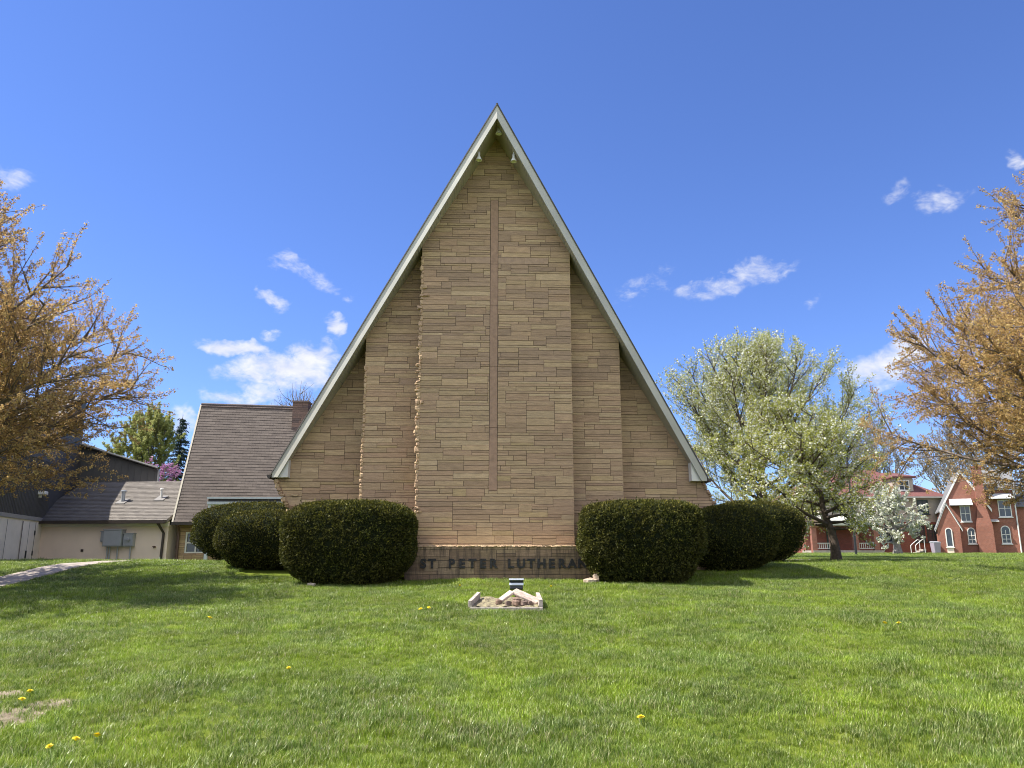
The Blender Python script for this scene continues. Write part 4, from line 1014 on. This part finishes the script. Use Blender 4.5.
# ------------------------------------------------------------------ houses on the right
def brickmat(name, c1, c2, mort, sc_=4.0):
    m, nt, b, out = material(name); co = nt.node('ShaderNodeTexCoord').outputs['Object']
    sx = nt.node('ShaderNodeSeparateXYZ', ins={0: co}).outputs
    v = nt.node('ShaderNodeCombineXYZ', ins={0: nt.math('ADD', sx[0], sx[1]), 1: sx[2]}).outputs[0]
    br = nt.node('ShaderNodeTexBrick', ins={'Vector': v, 'Color1': (*c1, 1), 'Color2': (*c2, 1), 'Mortar': (*mort, 1), 'Scale': sc_, 'Mortar Size': .012, 'Brick Width': .9, 'Row Height': .3})
    n = nt.noise(co, 1.6, 5, .7)
    nt.l.new(nt.mix(nt.mapr(n, .35, .7, 0, .45), br.outputs[0], tuple(q * .55 for q in c1)), b.inputs['Base Color'])
    nt.l.new(nt.node('ShaderNodeBump', ins={'Strength': .5, 'Distance': .01, 'Height': nt.math('SUBTRACT', 1.0, br.outputs[1])}).outputs[0], b.inputs['Normal'])
    return m
M_brick = brickmat('red_brick', (.31, .112, .070), (.23, .085, .056), (.42, .33, .27))
M_brick2 = brickmat('dark_red_brick', (.30, .085, .055), (.22, .07, .05), (.28, .22, .18))
M_stucco = simple('beige_stucco', (.36, .31, .25), .9, .06, 1.5)
M_redroof = simple('red_shingle', (.14, .055, .048), .9, .2, 6, bump=.4)
M_greyroof = simple('grey_shingle', (.15, .15, .148), .9, .15, 5, bump=.4)
M_awn = simple('white_awning', (.50, .50, .49), .5, .04, 4)
M_dgreen = simple('dark_green_paint', (.03, .05, .045), .5, .1, 5)
def window(parent, x0, x1, z0, z1, y, frame=M_white, arched=False, mull=2, trans=1, fw=.08):
    """frame standing proud of wall face y (towards -y), recessed glass"""
    mb = MB()
    mb.box(x0, x0 + fw, y - .06, y + .04, z0, z1); mb.box(x1 - fw, x1, y - .06, y + .04, z0, z1); mb.box(x0 + fw, x1 - fw, y - .06, y + .04, z0, z0 + fw)
    if not arched: mb.box(x0 + fw, x1 - fw, y - .06, y + .04, z1 - fw, z1)
    mb.box(x0 - .08, x1 + .08, y - .14, y - .062, z0 - .09, z0 - .002)
    for k in range(1, mull): xm = x0 + (x1 - x0) * k / mull; mb.box(xm - .025, xm + .025, y - .05, y + .03, z0 + fw, z1 - (0 if arched else fw))
    for k in range(1, trans + 1): zm = z0 + (z1 - z0) * k / (trans + 1); mb.box(x0 + fw, x1 - fw, y - .045, y + .025, zm - .025, zm + .025)
    if arched:
        cx_ = (x0 + x1) / 2; ro = (x1 - x0) / 2; ri = ro - fw
        for k in range(10):
            a, b_ = math.pi * k / 10, math.pi * (k + 1) / 10
            pts = [(cx_ + ro * math.cos(a), z1 + ro * math.sin(a)), (cx_ + ro * math.cos(b_), z1 + ro * math.sin(b_)), (cx_ + ri * math.cos(b_), z1 + ri * math.sin(b_)), (cx_ + ri * math.cos(a), z1 + ri * math.sin(a))]
            mb.hexa([(p[0], y - .06, p[1]) for p in pts], [(p[0], y + .04, p[1]) for p in pts])
    o = mb.build('window', frame, parent)
    mb = MB()
    if arched:
        cx_ = (x0 + x1) / 2; ri = (x1 - x0) / 2 - fw * .9
        mb.face([(x0 + fw * .9, y - .012, z0 + fw * .9), (x1 - fw * .9, y - .012, z0 + fw * .9)] + [(cx_ + ri * math.cos(math.pi * k / 10), y - .012, z1 + ri * math.sin(math.pi * k / 10)) for k in range(11)])
    else: mb.face([(x0 + fw * .9, y - .012, z0 + fw * .9), (x1 - fw * .9, y - .012, z0 + fw * .9), (x1 - fw * .9, y - .012, z1 - fw * .9), (x0 + fw * .9, y - .012, z1 - fw * .9)])
    mb.build('pane', M_glass, o)
    return o
# red roofed house: origin at its front left corner
hx0, hy0 = 29.9, 80.0; hz0 = hz(37, 80) - .05
rh = thing('red_roof_house', 'beige and brick house with red hipped roof and dormer', 'house', (hx0, hy0, hz0))
Wd, Dp = 14.2, 9.0
mb = MB(); mb.box(0, Wd, 0, Dp, -.3, 3.2); mb.build('lower_wall', M_brick2, rh)
mb = MB(); mb.box(-.04, Wd + .04, -.04, Dp, 3.2, 5.62); mb.build('upper_wall', M_stucco, rh)
mb = MB(); e = .65; zr = 5.62; rr_ = 9.0
mb.hexa([(-e, -e, zr), (Wd + e, -e, zr), (Wd + e, Dp + e, zr), (-e, Dp + e, zr)], [(-e, -e, zr + .14), (Wd + e, -e, zr + .14), (Wd + e, Dp + e, zr + .14), (-e, Dp + e, zr + .14)])
mb.build('eave', M_fascia, rh)
mb = MB(); r1, r2 = (4.6, Dp / 2, rr_), (Wd - 4.6, Dp / 2, rr_); z2 = zr + .145; c4 = [(-e, -e, z2), (Wd + e, -e, z2), (Wd + e, Dp + e, z2), (-e, Dp + e, z2)]
mb.face([c4[0], c4[1], r2, r1]); mb.face([c4[1], c4[2], r2]); mb.face([c4[2], c4[3], r1, r2]); mb.face([c4[3], c4[0], r1]); rf = mb.build('roof', M_redroof, rh)
mb = MB(); dx = 9.9; mb.box(dx, dx + 1.9, .35, 3.2, 5.9, 7.75); dm = mb.build('dormer', M_stucco, rh)
window(dm, dx + .4, dx + 1.5, 6.45, 7.5, .345, M_white)
mb = MB(); mb.hexa([(dx - .3, .05, 7.75), (dx + 2.2, .05, 7.75), (dx + 2.2, 3.4, 7.75), (dx - .3, 3.4, 7.75)], [(dx - .3, .05, 7.9), (dx + 2.2, .05, 7.9), (dx + 1.6, 3.6, 8.6), (dx + .3, 3.6, 8.6)]); mb.build('dormer_roof', M_redroof, dm)
window(rh, 11.8, 12.9, 4.0, 5.45, -.045, M_dgreen, fw=.12)
window(rh, 8.0, 9.0, 4.0, 5.4, -.045, M_dgreen, fw=.12)
for (a, b_) in ((11.2, 12.3), (12.5, 13.6), (8.2, 9.6)): window(rh, a, b_, 1.2, 2.95, -.005, M_dgreen, fw=.1)
mb = MB(); mb.box(-.5, 6.6, -3.2, -.05, 2.75, 3.15); mb.hexa([(-.7, -3.4, 3.15), (6.8, -3.4, 3.15), (6.8, -.05, 3.15), (-.7, -.05, 3.15)], [(-.7, -3.4, 3.22), (6.8, -3.4, 3.22), (6.8, -.05, 3.95), (-.7, -.05, 3.95)]); mb.build('porch_roof', M_fascia, rh)
for x_ in (-.2, 1.6, 3.9, 5.9):
    mb = MB(); mb.box(x_ - .24, x_ + .24, -3.0, -2.55, -.3, 2.75); mb.box(x_ - .3, x_ + .3, -3.06, -2.5, 2.55, 2.74); mb.build('porch_column', M_brick, rh)
mb = MB(); mb.box(-.4, 6.5, -3.1, -.05, -.4, .35); mb.build('porch_floor', M_conc, rh)
mb = MB(); [mb.box(1.9, 3.5, -3.1 - .3 * k, -3.1 - .3 * (k - 1) - .002, -.4, .35 - .17 * k) for k in (1, 2)]; mb.build('porch_steps', M_conc, rh)
for (a, b_) in ((.05, 1.35), (4.2, 5.65)):
    mb = MB(); mb.box(a, b_, -2.85, -2.78, 1.0, 1.08); mb.box(a, b_, -2.85, -2.78, .5, .56); k = a
    while k < b_: mb.box(k, k + .05, -2.84, -2.79, .56, 1.0); k += .2
    mb.build('porch_railing', M_fascia, rh)
mb = MB(); mb.box(2.2, 3.2, -.06, -.004, .35, 2.5); mb.build('door', M_dgreen, rh)
# brick gabled house: origin at its entry corner
tx0, ty0 = 40.6, 75.0; tz0 = hz(44, 75) - .03
th_ = thing('brick_gabled_house', 'red brick house with white trimmed pointed gables and white awnings', 'house', (tx0, ty0, tz0), R(-24))
th_.scale = (.95, .95, 1)
tw = lambda X_: X_ - 40.6
tzz = lambda Z_: Z_ - 1.62
def gable_wall(mb, x0, x1, y0, y1, ze, xa, za, zb=-.3):
    mb.hexa([(x0, y0, zb), (x1, y0, zb), (x1, y0, ze), (xa, y0, za), (x0, y0, ze)], [(x0, y1, zb), (x1, y1, zb), (x1, y1, ze), (xa, y1, za), (x0, y1, ze)])
def gable_roof(mb, x0, x1, y0, y1, ze, xa, za, th=.14, ov=.2):
    for xe in (x0, x1):
        sg = -1 if xe < xa else 1; sl = (za - ze) / abs(xe - xa); xo = xe + sg * ov; zo = ze - sl * ov
        mb.hexa([(xa, y0, za + .01), (xo, y0, zo + .01), (xo, y1, zo + .01), (xa, y1, za + .01)], [(xa, y0, za + th), (xo, y0, zo + th), (xo, y1, zo + th), (xa, y1, za + th)])
def gable_trim(mb, x0, x1, y0, ze, xa, za, wv=.28, ov=.2):
    for xe in (x0, x1):
        sg = -1 if xe < xa else 1; sl = (za - ze) / abs(xe - xa); xo = xe + sg * ov; zo = ze - sl * ov
        mb.hexa([(xa, y0 - .10, za - wv + .12), (xo, y0 - .10, zo - wv + .12), (xo, y0 - .003, zo - wv + .12), (xa, y0 - .003, za - wv + .12)], [(xa, y0 - .10, za + .15), (xo, y0 - .10, zo + .15), (xo, y0 - .003, zo + .15), (xa, y0 - .003, za + .15)])
mb = MB(); gable_wall(mb, .75, 4.9, 0, 8, 4.3, 2.75, 7.75); mb.build('main_wall', M_brick, th_)
mb = MB(); gable_roof(mb, .75, 4.9, -.05, 8.2, 4.3, 2.75, 7.75); mb.build('main_roof', M_greyroof, th_)
mb = MB(); gable_trim(mb, .75, 4.9, -.02, 4.3, 2.75, 7.75); mb.build('gable_trim', M_white, th_)
mb = MB(); gable_wall(mb, .05, 2.0, -1.6, -.003, 2.6, 1.02, 4.65); ent = mb.build('entry_porch', M_brick, th_)
mb = MB(); gable_roof(mb, .05, 2.0, -1.75, -.06, 2.6, 1.02, 4.65, .12); mb.build('entry_roof', M_greyroof, ent)
mb = MB(); gable_trim(mb, .05, 2.0, -1.62, 2.6, 1.02, 4.65, .26); mb.build('entry_trim', M_white, ent)
window(ent, .68, 1.30, .65, 2.1, -1.605, M_white, True, 1, 0, fw=.09)
mb = MB(); mb.box(.7, 1.28, -1.64, -1.606, -.2, .55); mb.build('door', M_tan, ent)
window(th_, 2.35, 3.25, 3.0, 4.5, -.005, M_white)
window(th_, 2.75, 3.45, .95, 2.1, -.005, M_white, True, 2, 2)
def awning(x0, x1, zt, zb, y, out_):
    mb = MB(); mb.hexa([(x0, y - .003, zt), (x1, y - .003, zt), (x1, y - .003, zt - .06), (x0, y - .003, zt - .06)], [(x0, y - out_, zb + .06), (x1, y - out_, zb + .06), (x1, y - out_, zb), (x0, y - out_, zb)])
    for xs in (x0, x1): mb.face([(xs, y - .004, zt - .03), (xs, y - out_, zb + .03), (xs, y - .004, zb + .03)])
    mb.build('awning', M_awn, th_)
awning(1.5, 3.45, 5.15, 4.5, -.005, .9)
mb = MB(); mb.box(3.55, 4.95, -.55, .6, -.3, 2.6); mb.hexa([(3.55, -.55, 2.6), (4.95, -.55, 2.6), (4.95, .6, 2.6), (3.55, .6, 2.6)], [(3.85, -.45, 4.2), (4.6, -.45, 4.2), (4.6, .6, 4.2), (3.85, .6, 4.2)]); mb.box(3.85, 4.6, -.45, .6, 4.2, 8.0); mb.box(3.78, 4.67, -.52, .67, 8.0, 8.15); mb.build('chimney', M_brick, th_)
mb = MB(); mb.box(4.9, 7.3, .6, 8, -.3, 5.9); mb.build('side_wall', M_brick, th_)
mb = MB(); mb.hexa([(4.7, .25, 5.9), (7.6, .25, 5.9), (7.6, 4.2, 8.0), (4.7, 4.2, 8.0)], [(4.7, .25, 6.05), (7.6, .25, 6.05), (7.6, 4.2, 8.15), (4.7, 4.2, 8.15)]); mb.hexa([(4.7, 4.2, 8.0), (7.6, 4.2, 8.0), (7.6, 8.3, 5.9), (4.7, 8.3, 5.9)], [(4.7, 4.2, 8.15), (7.6, 4.2, 8.15), (7.6, 8.3, 6.05), (4.7, 8.3, 6.05)]); mb.build('side_roof', M_greyroof, th_)
window(th_, 5.75, 6.85, 3.4, 5.0, .595, M_white)
window(th_, 5.7, 6.5, .95, 2.2, .595, M_white, True, 2, 2)
awning(5.0, 7.0, 5.6, 5.05, .595, .95)
awning(4.85, 5.6, 3.2, 2.95, .595, .7)
for x_ in (2.02, 7.2):
    mb = MB(); y_ = -.08 if x_ < 3 else .52; mb.tube([(x_, y_, 2.9 if x_ < 3 else 5.95), (x_, y_, -.1)], .065, 8); mb.build('downspout', M_white, th_)
mb = MB(); mb.box(7.4, 7.9, 1.4, 2.0, -.3, 3.4); mb.box(9.6, 10.4, 1.4, 2.0, -.3, 3.4); mb.box(7.4, 10.4, 1.4, 2.0, 3.405, 4.3)
for k in range(8):
    a, b_ = math.pi * k / 8, math.pi * (k + 1) / 8; cx_, ro = 8.75, .85
    mb.hexa([(cx_ + ro * math.cos(a), 1.41, 2.5 + ro * math.sin(a)), (cx_ + ro * math.cos(a), 1.41, 3.4), (cx_ + ro * math.cos(b_), 1.41, 3.4), (cx_ + ro * math.cos(b_), 1.41, 2.5 + ro * math.sin(b_))], [(cx_ + ro * math.cos(a), 1.99, 2.5 + ro * math.sin(a)), (cx_ + ro * math.cos(a), 1.99, 3.4), (cx_ + ro * math.cos(b_), 1.99, 3.4), (cx_ + ro * math.cos(b_), 1.99, 2.5 + ro * math.sin(b_))])
mb.build('garage_arch', M_brick, th_)
mb = MB(); mb.box(7.4, 10.4, 5.5, 5.8, -.3, 4.29); mb.box(10.1, 10.4, 2.003, 5.497, -.3, 4.29); mb.build('garage_wall', M_brick, th_)
mb = MB(); mb.hexa([(7.3, 1.1, 4.3), (10.7, 1.1, 4.3), (10.7, 6.0, 4.3), (7.3, 6.0, 4.3)], [(7.3, 1.1, 4.4), (10.7, 1.1, 4.4), (10.7, 3.5, 5.6), (7.3, 3.5, 5.6)]); mb.build('garage_roof', M_greyroof, th_)
# small things by the brick house: bin, railing
bn = thing('rubbish_bin', 'lilac grey lidded bin beside the brick entry porch', 'bin', (39.5, 73.3, hz(39.5, 73.3)))
mb = MB(); mb.hexa([(-.26, -.3, .06), (.26, -.3, .06), (.26, .3, .06), (-.26, .3, .06)], [(-.33, -.36, 1.0), (.33, -.36, 1.0), (.33, .36, 1.0), (-.33, .36, 1.0)]); mb.build('body', simple('lilac_plastic', (.30, .26, .30), .5, .05), bn, bevel=.03)
mb = MB(); mb.hexa([(-.36, -.4, 1.003), (.36, -.4, 1.003), (.36, .4, 1.003), (-.36, .4, 1.003)], [(-.34, -.38, 1.06), (.34, -.38, 1.06), (.34, .3, 1.14), (-.34, .3, 1.14)]); mb.build('lid', M_steel, bn, bevel=.02)
for xw in (-.22, .22):
    mb = MB(); mb.tube([(xw - .04, .3, .1), (xw + .04, .3, .1)], .1, 12); mb.build('wheel', M_black, bn)
sr = thing('step_railing', 'white curved step railing left of the bin', 'railing', (38.4, 73.6, hz(38.4, 73.6)))
for yy_ in (0, .9):
    mb = MB(); mb.tube([(-.6, yy_, 0), (-.6, yy_, .75), (-.45, yy_, .9), (.1, yy_, 1.3), (.25, yy_, 1.3), (.25, yy_, 0)], .035, 7); mb.build('handrail', M_white, sr)
mb = MB(); [mb.box(-.5 + .3 * k, .4, .05, .85, -.1, .14 * (k + 1)) for k in range(3)]; mb.build('step', M_conc, sr)
# thin pole by the pear tree
pl = thing('utility_pole', 'thin dark utility pole between the pear and the white tree', 'pole', (21.85, 50, hz(21.8, 50)))
mb = MB(); mb.tube([(0, 0, -.3), (0, 0, 6.3)], [.075, .055], 10); mb.build('shaft', M_black, pl)
mb = MB(); mb.tube([(0, 0, 6.2), (-.1, -.3, 6.4), (-.2, -.8, 6.42)], .03, 6); mb.obox((-.22, -.95, 6.40), .09, .22, .05, Matrix.Rotation(R(-12), 3, 'Z')); mb.build('lamp_arm', M_black, pl)

# ------------------------------------------------------------------ grass (uncountable: one object)
tufts = bpy.data.collections.new('grass_tufts')
gmat, nt, b, out = material('grass_blade')
pos = nt.node('ShaderNodeNewGeometry').outputs['Position']; oi = nt.node('ShaderNodeObjectInfo').outputs['Random']
lf = nt.node('ShaderNodeAttribute', attribute_name='leaf').outputs['Fac']
pn = nt.math('ADD', nt.math('MULTIPLY', nt.noise(pos, .9, 3, .6), .65), nt.math('MULTIPLY', nt.noise(pos, 3.2, 3), .35))
fx = nt.math('ADD', nt.math('MULTIPLY', nt.mapr(pn, .36, .64, 0, 1), .55), nt.math('ADD', nt.math('MULTIPLY', lf, .30), nt.math('MULTIPLY', oi, .15)))
bv = nt.math('ADD', nt.math('MULTIPLY', lf, .65), nt.math('MULTIPLY', oi, .35))
gA = nt.ramp(bv, [(.05, (.060, .110, .006)), (.5, (.182, .268, .012)), (.9, (.35, .42, .055))])
gB = nt.ramp(bv, [(.05, (.042, .084, .009)), (.5, (.122, .198, .022)), (.9, (.31, .365, .11))])
pt = nt.mapr(nt.math('ADD', nt.math('MULTIPLY', nt.noise(pos, .75, 4, .62), .6), nt.math('MULTIPLY', nt.noise(pos, 2.6, 3), .4)), .42, .57, 0, 1, True)
gcol = nt.mix(pt, gB, gA)
wn = nt.mapr(nt.noise(pos, 1.6, 4, .65), .36, .66, .72, 1.42)
gcol = nt.mix(1.0, gcol, nt.node('ShaderNodeCombineColor', ins={0: wn, 1: wn, 2: wn}).outputs[0], 'MULTIPLY')
pale = nt.math('MULTIPLY', nt.mapr(lf, .72, .80, 0, 1), nt.mapr(nt.noise(pos, 1.9, 4, .6), .42, .62, .12, .65))
gcol = nt.mix(pale, gcol, (.46, .50, .22))  # pale blades put the whitish sheen of the grass into its colour
dry = nt.math('GREATER_THAN', lf, nt.mapr(nt.noise(pos, 1.1, 4, .6), .5, .72, .965, .80))
gcol = nt.mix(nt.math('MULTIPLY', dry, .8), gcol, (.36, .32, .17))
nt.l.new(gcol, b.inputs['Base Color']); b.inputs['Roughness'].default_value = .36; b.inputs['Specular IOR Level'].default_value = .42
tr = nt.node('ShaderNodeBsdfTranslucent'); nt.l.new(gcol, tr.inputs[0])
nt.l.new(nt.node('ShaderNodeMixShader', ins={0: .38, 1: b.outputs[0], 2: tr.outputs[0]}).outputs[0], out.inputs[0])
def tuft(seed, nb, rad, hmin, hmax, wdt):
    rg = random.Random(seed); v, f_, lv = [], [], []
    for k in range(nb):
        a = rg.random() * 6.28; r_ = rad * math.sqrt(rg.random()); p = Vector((r_ * math.cos(a), r_ * math.sin(a), -.01)); h_ = rg.uniform(hmin, hmax)
        az = rg.random() * 6.28; ln = rg.uniform(.15, .8) * h_; dv = Vector((math.cos(az), math.sin(az), 0)); s = Vector((-dv.y, dv.x, 0)) * wdt * rg.uniform(.6, 1.2) * .5
        i = len(v); q1 = p + dv * ln * .25 + Vector((0, 0, h_ * .55)); q2 = p + dv * ln + Vector((0, 0, h_ * rg.uniform(.75, 1.0)))
        v += [tuple(p - s), tuple(p + s), tuple(q1 + s * .8), tuple(q1 - s * .8), tuple(q2)]
        f_ += [(i, i + 1, i + 2, i + 3), (i + 3, i + 2, i + 4)]; z = rg.random(); lv += [z, z]
    me_ = bpy.data.meshes.new('grass_tuft'); me_.from_pydata(v, [], f_); me_.attributes.new('leaf', 'FLOAT', 'FACE').data.foreach_set('value', lv); me_.materials.append(gmat)
    o = bpy.data.objects.new('grass_tuft', me_); tufts.objects.link(o)
for i in range(4): tuft(i, 34, .085, .035, .085, .0052)
tuft(9, 26, .07, .06, .115, .006)
rg = np.random.default_rng(77)
def zone(x0, x1, y0, y1, dens_, fn):
    n = int((x1 - x0) * (y1 - y0) * dens_); p = np.stack([rg.uniform(x0, x1, n), rg.uniform(y0, y1, n)], 1); return p[fn(p)]
P1 = zone(-11, 11, 2.6, 10, 330, lambda p: np.abs(p[:, 0]) < p[:, 1] * .74 + 1.6)
P2 = zone(-19, 19, 10, 20, 200, lambda p: np.abs(p[:, 0]) < p[:, 1] * .74 + 2.0)
P3 = zone(-32, 36, 20, 44, 62, lambda p: np.abs(p[:, 0]) < p[:, 1] * .74 + 2.0)
P4 = zone(8, 68, 44, 76, 14, lambda p: np.abs(p[:, 0]) < p[:, 1] * .74 + 2.0)
S_ = np.concatenate([np.full(len(P1), .88), np.full(len(P2), 1.05), np.full(len(P3), 1.35), np.full(len(P4), 1.9)]); PP = np.concatenate([P1, P2, P3, P4])
def seg_d(p, a, b_):
    a = np.array(a); b_ = np.array(b_); t = np.clip(((p - a) @ (b_ - a)) / ((b_ - a) @ (b_ - a)), 0, 1); return np.linalg.norm(p - a - t[:, None] * (b_ - a), axis=1)
keep = np.ones(len(PP), bool)
for pts, wd in PATHS.values():
    for k in range(len(pts) - 1): keep &= seg_d(PP, pts[k], pts[k + 1]) > wd / 2 + .02
keep &= ~((np.abs(PP[:, 0] - bx) < .60) & (PP[:, 1] > by - .06) & (PP[:, 1] < by + 1.15))
lx = (PP[:, 0] + .37) * math.cos(R(2)) + (PP[:, 1] - 17.5) * math.sin(R(2)); ly = -(PP[:, 0] + .37) * math.sin(R(2)) + (PP[:, 1] - 17.5) * math.cos(R(2))
keep &= ~((np.abs(lx) < 2.08) & (ly > -.42) & (ly < 1)); keep &= ~((lx > -6.05) & (lx < 5.75) & (ly > .5))
for (sx, sy, sr) in SOIL:
    dd = np.hypot(PP[:, 0] - sx, PP[:, 1] - sy); keep &= ~((dd < sr) & (rg.random(len(PP)) < .85 * (1 - (dd / sr) ** 3)))
keep &= ~((PP[:, 0] < -12.5) & (PP[:, 1] > 29.5)); keep &= ~((PP[:, 0] < -16) & (PP[:, 1] > 22))
PP = PP[keep]; S_ = S_[keep]; n = len(PP)
hn = .8 + .4 * np.sin(PP[:, 0] * 1.7 + 1.3 * np.sin(PP[:, 1] * .9)) * np.sin(PP[:, 1] * 1.9 + np.sin(PP[:, 0] * 1.1)) * .5 + rg.normal(size=n) * .12
S_ = S_ * np.clip(hn, .55, 1.4)
me = bpy.data.meshes.new('lawn_grass'); me.from_pydata(np.column_stack([PP, H(PP[:, 0], PP[:, 1])]).tolist(), [], [])
rot = np.column_stack([rg.normal(size=n) * .12, rg.normal(size=n) * .12, rg.random(n) * 6.28]).astype(np.float32)
me.attributes.new('rot', 'FLOAT_VECTOR', 'POINT').data.foreach_set('vector', rot.ravel())
me.attributes.new('scl', 'FLOAT', 'POINT').data.foreach_set('value', S_.astype(np.float32))
me.attributes.new('pick', 'INT', 'POINT').data.foreach_set('value', rg.choice([0, 1, 2, 3, 0, 1, 2, 3, 4], n).astype(np.int32))
lawn = bpy.data.objects.new('lawn_grass', me); C.objects.link(lawn); me.materials.append(gmat)
tag(lawn, 'short green spring grass covering the lawn', 'grass', kind='stuff')
ng = bpy.data.node_groups.new('grass_scatter', 'GeometryNodeTree')
ng.interface.new_socket('Geometry', in_out='INPUT', socket_type='NodeSocketGeometry'); ng.interface.new_socket('Geometry', in_out='OUTPUT', socket_type='NodeSocketGeometry')
g = NT(ng); gi = g.node('NodeGroupInput'); go = g.node('NodeGroupOutput')
ci = g.node('GeometryNodeCollectionInfo'); ci.inputs[0].default_value = tufts; ci.inputs[1].default_value = True; ci.inputs[2].default_value = True
def na(nm, dt): q = g.node('GeometryNodeInputNamedAttribute', data_type=dt); q.inputs[0].default_value = nm; return q.outputs[0]
ip = g.node('GeometryNodeInstanceOnPoints'); g.l.new(gi.outputs[0], ip.inputs['Points']); g.l.new(ci.outputs[0], ip.inputs['Instance'])
ip.inputs['Pick Instance'].default_value = True
g.l.new(na('pick', 'INT'), ip.inputs['Instance Index']); g.l.new(na('rot', 'FLOAT_VECTOR'), ip.inputs['Rotation']); g.l.new(na('scl', 'FLOAT'), ip.inputs['Scale'])
g.l.new(ip.outputs[0], go.inputs[0])
md = lawn.modifiers.new('scatter', 'NODES'); md.node_group = ng
print('tufts', n)
